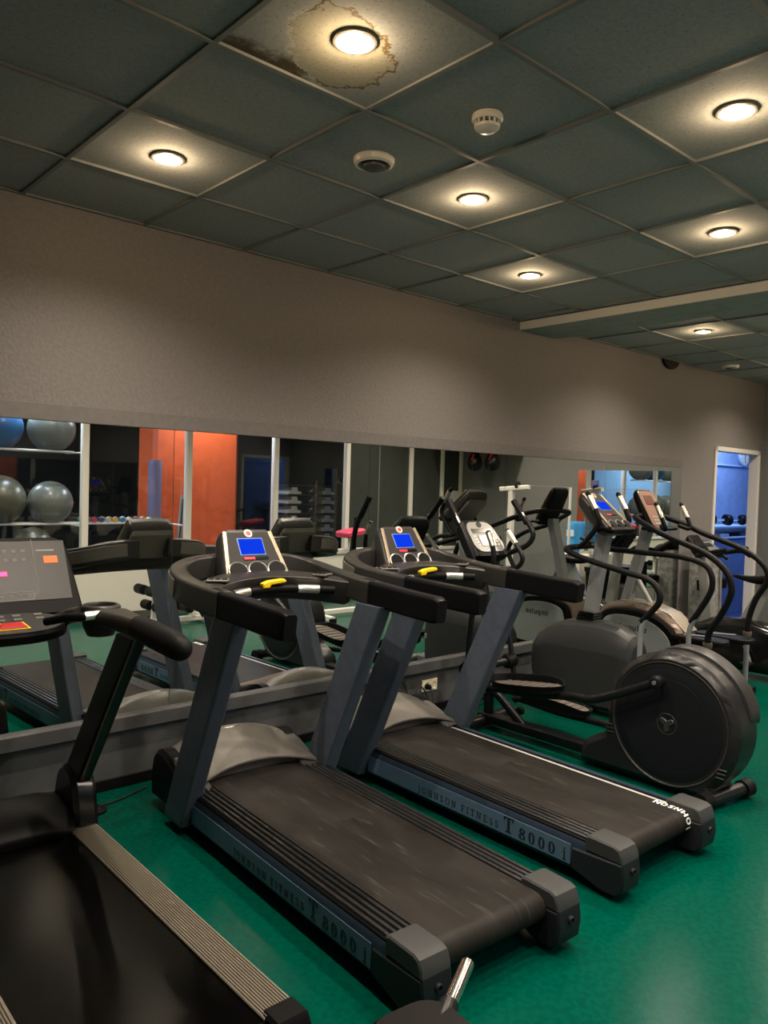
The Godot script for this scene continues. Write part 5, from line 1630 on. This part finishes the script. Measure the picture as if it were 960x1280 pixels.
	part("base_tube", G.new().sweep(v3([-0.40, 0.05, -0.35, -0.40, 0.05, 0.45]), rsec(0.07, 0.06, 0.008)), M.white_paint, pb)
	for z in [-0.35, 0.45]:
		part("rubber_foot", G.new().tube(v3([-0.40, 0.0, z, -0.40, 0.06, z]), 0.045, 12), M.black_rubber, pb)
	part("upright", G.new().sweep(v3([0.50, 0.06, 0.10, 0.46, 0.79, 0.10]), rsec(0.07, 0.07, 0.008), Vector3.BACK), M.white_paint, pb)
	part("top_rail", G.new().sweep(v3([-0.45, 0.79, 0.10, 0.70, 0.80, 0.10]), rsec(0.07, 0.06, 0.008)), M.white_paint, pb)
	part("red_pad", G.new().box(Vector3(0.20, 1.02, 0.10), Vector3(0.30, 0.08, 0.26), 0.02, Basis(Vector3.BACK, 0.15)), M.pink, pb)
	part("pad_post", G.new().sweep(v3([0.20, 0.80, 0.10, 0.20, 1.0, 0.10]), rsec(0.05, 0.05, 0.008), Vector3.BACK), M.white_paint, pb)
	part("lever", G.new().tube(v3([0.12, 0.80, 0.0, 0.14, 1.20, -0.06]), 0.012, 8), M.black_metal, pb)
	part("lever_knob", G.new().ball(Vector3(0.14, 1.21, -0.06), Vector3(0.02, 0.02, 0.02), 10), M.black_rubber, pb)

const STUDIO_LIGHT := 6.0
const BLUE_LIGHT := 5.0

# ---------------------------------------------------------------- blue room beyond the doorway
func blue_room() -> void:
	var zb := -1.2
	struct("floor_blue_room", G.new().box(Vector3(10.4, -0.05, (zb - 0.12 - 0.09) / 2), Vector3(6.0, 0.1, -zb + 0.03)), M.blue_floor)
	struct("ceiling_blue_room", G.new().box(Vector3(10.4, CEIL + 0.05, (zb - 0.12 - 0.06) / 2), Vector3(6.0, 0.1, -zb + 0.06)), M.white_paint)
	struct("wall_blue_back", G.new().box(Vector3(10.4, CEIL / 2, zb - 0.06), Vector3(6.0, CEIL, 0.12)), M.blue_wall)
	struct("wall_blue_left", G.new().box(Vector3(7.45, CEIL / 2, (zb - 0.09) / 2), Vector3(0.1, CEIL, -zb - 0.09)), M.blue_wall)
	struct("wall_blue_right", G.new().box(Vector3(13.35, CEIL / 2, (zb - 0.12) / 2), Vector3(0.1, CEIL, -zb + 0.3)), M.blue_wall)
	struct("wall_blue_front", G.new().box(Vector3(11.6, CEIL / 2, -0.10), Vector3(3.75, CEIL, 0.02)), M.blue_wall)
	struct("trim_3", G.new().box(Vector3(10.4, 2.06, zb + 0.012), Vector3(5.7, 0.018, 0.024)), M.blue_pale)
	# clock
	var ck := thing("wall_clock", "round pale wall clock on the blue wall beyond the doorway", "clock", Vector3(11.72, 2.225, zb + 0.02))
	part("case", G.new().lathe([Vector2(0, -0.02), Vector2(0.15, -0.02), Vector2(0.165, -0.01), Vector2(0.165, 0.015), Vector2(0.155, 0.022), Vector2(0.145, 0.016), Vector2(0, 0.016)], 32, Transform3D(Basis(Vector3.RIGHT, PI / 2), Vector3.ZERO)), M.blue_pale, ck)
	part("face", G.new().lathe([Vector2(0, 0.0), Vector2(0.143, 0.0), Vector2(0.143, 0.019), Vector2(0, 0.019)], 32, Transform3D(Basis(Vector3.RIGHT, PI / 2), Vector3.ZERO)), M.paper, ck)
	part("hour_hand", G.new().box(Vector3(0.03, 0.015, 0.022), Vector3(0.08, 0.012, 0.003), 0.0, Basis(Vector3.BACK, 0.5)), M.ink, ck)
	part("minute_hand", G.new().box(Vector3(0.0, -0.05, 0.024), Vector3(0.010, 0.11, 0.003), 0.0, Basis(Vector3.BACK, 0.05)), M.ink, ck)
	for k in 12:
		var a := TAU * k / 12
		part("hour_mark", G.new().box(Vector3(cos(a) * 0.12, sin(a) * 0.12, 0.021), Vector3(0.022, 0.008, 0.003), 0.0, Basis(Vector3.BACK, a)), M.ink, ck)
	# counter with weights and books
	var ct := thing("counter", "pale counter with a lower shelf along the blue wall beyond the doorway", "counter", Vector3(11.0, 0, zb + 0.20))
	part("worktop", G.new().box(Vector3(0, 1.20, 0), Vector3(3.0, 0.03, 0.34), 0.005), M.blue_pale, ct)
	part("shelf", G.new().box(Vector3(0, 1.05, 0), Vector3(3.0, 0.03, 0.34), 0.005), M.blue_pale, ct)
	part("front_panel", G.new().box(Vector3(0, 0.51, 0.14), Vector3(3.0, 1.02, 0.03), 0.004), M.blue_wall, ct)
	for q in [[11.05, "black dumbbell in the middle of the blue room's counter"], [10.62, "black dumbbell at the doorway side of the blue room's counter"]]:
		var d := thing("dumbbell", q[1], "dumbbell", Vector3(q[0], 1.289, zb + 0.22), -0.6, "black dumbbells on the counter")
		part("bar", G.new().tube(v3([-0.14, 0, 0, 0.14, 0, 0]), 0.016, 10), M.chrome, d)
		for s in [-1, 1]:
			part("weight_head", G.new().lathe([Vector2(0, -0.035), Vector2(0.065, -0.035), Vector2(0.073, -0.02), Vector2(0.073, 0.02), Vector2(0.065, 0.035), Vector2(0, 0.035)], 20, Transform3D(Basis(Vector3.BACK, PI / 2), Vector3(s * 0.12, 0, 0))), M.black, d)
	var bt := thing("water_bottle", "clear plastic water bottle at the end of the blue room's counter", "bottle", Vector3(11.55, 1.215, zb + 0.24))
	part("body", G.new().lathe([Vector2(0, 0), Vector2(0.045, 0.0), Vector2(0.048, 0.02), Vector2(0.046, 0.09), Vector2(0.048, 0.17), Vector2(0.03, 0.22), Vector2(0.014, 0.24), Vector2(0.014, 0.25), Vector2(0, 0.25)], 16), M.studio_blue, bt)
	part("cap", G.new().lathe([Vector2(0, 0.25), Vector2(0.017, 0.25), Vector2(0.017, 0.275), Vector2(0, 0.275)], 12), M.paper, bt)
	for k in 4:
		alone("book", G.new().box(Vector3(10.55 + 0.33 * k, 1.086, zb + 0.22), Vector3(0.28, 0.04, 0.20), 0.003), [M.paper, M.black, M.lilac, M.paper][k], ["white book lying at the doorway end of the counter's lower shelf", "black book lying on the counter's lower shelf", "lilac book lying on the counter's lower shelf", "white book lying at the far end of the counter's lower shelf"][k], "book", "books on the counter shelf")
	var t := thing("ceiling_panel", "cool white ceiling light panel in the blue room", "ceiling lamp", Vector3(10.6, CEIL - 0.01, -0.6))
	part("frame", G.new().box(Vector3.ZERO, Vector3(0.64, 0.03, 0.64), 0.004), M.white_paint, t)
	part("lamp_diffuser", G.new().box(Vector3(0, -0.014, 0), Vector3(0.56, 0.010, 0.56)), glow(Color(0.85, 0.92, 1.0), 2.0), t)
	var l := AreaLight3D.new()
	l.area_size = Vector2(0.56, 0.56)
	l.light_color = Color(0.82, 0.91, 1.0)
	l.light_energy = BLUE_LIGHT
	l.area_range = 12.0
	l.shadow_enabled = true
	l.rotation.x = -PI / 2
	l.position = Vector3(0, -0.03, 0)
	t.add_child(l)

# ---------------------------------------------------------------- power socket and leads on the wall behind the treadmills
func socket() -> void:
	var s := thing("power_socket", "cream power socket on the grey wall below the mirror", "socket", Vector3(4.02, 0.20, 0.0))
	part("plate", G.new().box(Vector3(0, 0, 0.006), Vector3(0.155, 0.085, 0.012), 0.004), M.socket, s)
	for x in [-0.037, 0.037]:
		part("outlet", G.new().lathe([Vector2(0, 0), Vector2(0.022, 0.0), Vector2(0.027, 0.006), Vector2(0.029, 0.006), Vector2(0.029, -0.002), Vector2(0, -0.002)], 20, Transform3D(Basis(Vector3.RIGHT, PI / 2), Vector3(x, 0, 0.013))), M.socket, s)
	part("plug", G.new().lathe([Vector2(0, 0), Vector2(0.020, 0.0), Vector2(0.018, 0.035), Vector2(0.008, 0.045), Vector2(0, 0.045)], 14, Transform3D(Basis(Vector3.RIGHT, PI / 2), Vector3(-0.037, -0.004, 0.014))), M.black_rubber, s)
	alone("power_lead", G.new().tube(smooth(v3([3.983, 0.19, 0.055, 3.97, 0.14, 0.09, 3.93, 0.04, 0.12, 3.86, 0.012, 0.16, 3.80, 0.10, 0.10, 3.84, 0.20, 0.06, 3.90, 0.21, 0.05, 3.95, 0.12, 0.07, 3.94, 0.02, 0.13, 3.88, 0.009, 0.20, 3.80, 0.009, 0.24]), 6), 0.005, 7), M.cord, "black power lead looping from the cream socket to the floor", "cable")
	alone("power_lead", G.new().tube(smooth(v3([3.80, 0.012, 0.10, 3.79, 0.06, 0.05, 3.77, 0.20, 0.03, 3.72, 0.27, 0.025, 3.64, 0.20, 0.03, 3.60, 0.05, 0.05, 3.58, 0.008, 0.10]), 6), 0.005, 7), M.cord, "black power lead arching along the grey wall left of the socket", "cable")
	alone("power_lead", G.new().tube(smooth(v3([4.02, 0.008, 0.20, 4.12, 0.008, 0.26, 4.28, 0.008, 0.22, 4.40, 0.008, 0.12, 4.62, 0.008, 0.08]), 6), 0.005, 7), M.cord, "thin black power lead lying on the green floor by the wall", "cable")
	var f := thing("cable_cover", "small black floor plug with a lead between the black and the blue-grey treadmill", "plug", Vector3(1.50, 0, 0.22))
	part("base", G.new().lathe([Vector2(0, 0.0), Vector2(0.06, 0.0), Vector2(0.06, 0.012), Vector2(0.02, 0.025), Vector2(0, 0.025)], 16), M.black_rubber, f)
	part("stem", G.new().tube(v3([0, 0.02, 0, 0.0, 0.09, -0.02]), 0.010, 8), M.black_rubber, f)
	part("lead", G.new().tube(smooth(v3([0, 0.02, 0, 0.15, 0.008, -0.05, 0.32, 0.008, -0.12]), 5), 0.005, 6), M.cord, f)

func _ready() -> void:
	view()
	materials()
	room()
	var a := make_t8000()
	a.position = Vector3(2.065, 0, 1.4)
	a.rotation.y = -0.055
	a.set_meta("label", "blue-grey treadmill nearest the viewer with both ribbed step rails intact")
	var b := copy(a, "treadmill", "blue-grey treadmill beside the big black flywheel, its far step rail worn to a pale strip", Vector3(3.15, 0, 1.375), -0.02)
	worn_side(b)
	black_treadmill()
	elliptical()
	stepper()
	stepper_silver()
	column_machine()
	bike()
	bench()
	partition()
	blue_room()
	socket()

# the second blue-grey treadmill has lost its far step rail: a pale strip of old tape is left, and the belt's print shows at its corner
func worn_side(b: Node3D) -> void:
	for o in b.get_children():
		if o is MeshInstance3D and (String(o.name).begins_with("step_rail") or String(o.name).begins_with("tread_ribs")):
			if o.mesh.get_aabb().get_center().x > 0.0:
				b.remove_child(o)
				o.free()
	part("bare_rail", G.new().box(Vector3(0.308, 0.172, 0.05), Vector3(0.112, 0.022, 1.50), 0.004), M.black, b)
	part("tape_strip", G.new().box(Vector3(0.292, 0.184, 0.05), Vector3(0.030, 0.003, 1.48), 0.001), M.tape, b)
	var k := 0
	for ch in "JOHNSON":
		# the print runs over the end of the belt: flat first, then round the roller
		var run := 0.10 - 0.034 * k
		var tilt := maxf(0.0, run) / 0.0525
		var nrm := Vector3(0, cos(tilt), sin(tilt))
		var along := Vector3(0, sin(tilt), -cos(tilt))
		var at := Vector3(0.232, 0.150, 0.865 + minf(run, 0.0)) + nrm * 0.0525
		lettering(ch, 0.048, at, Basis(along, nrm.cross(along).normalized(), nrm), M.paper, b, false, true)
		k += 1
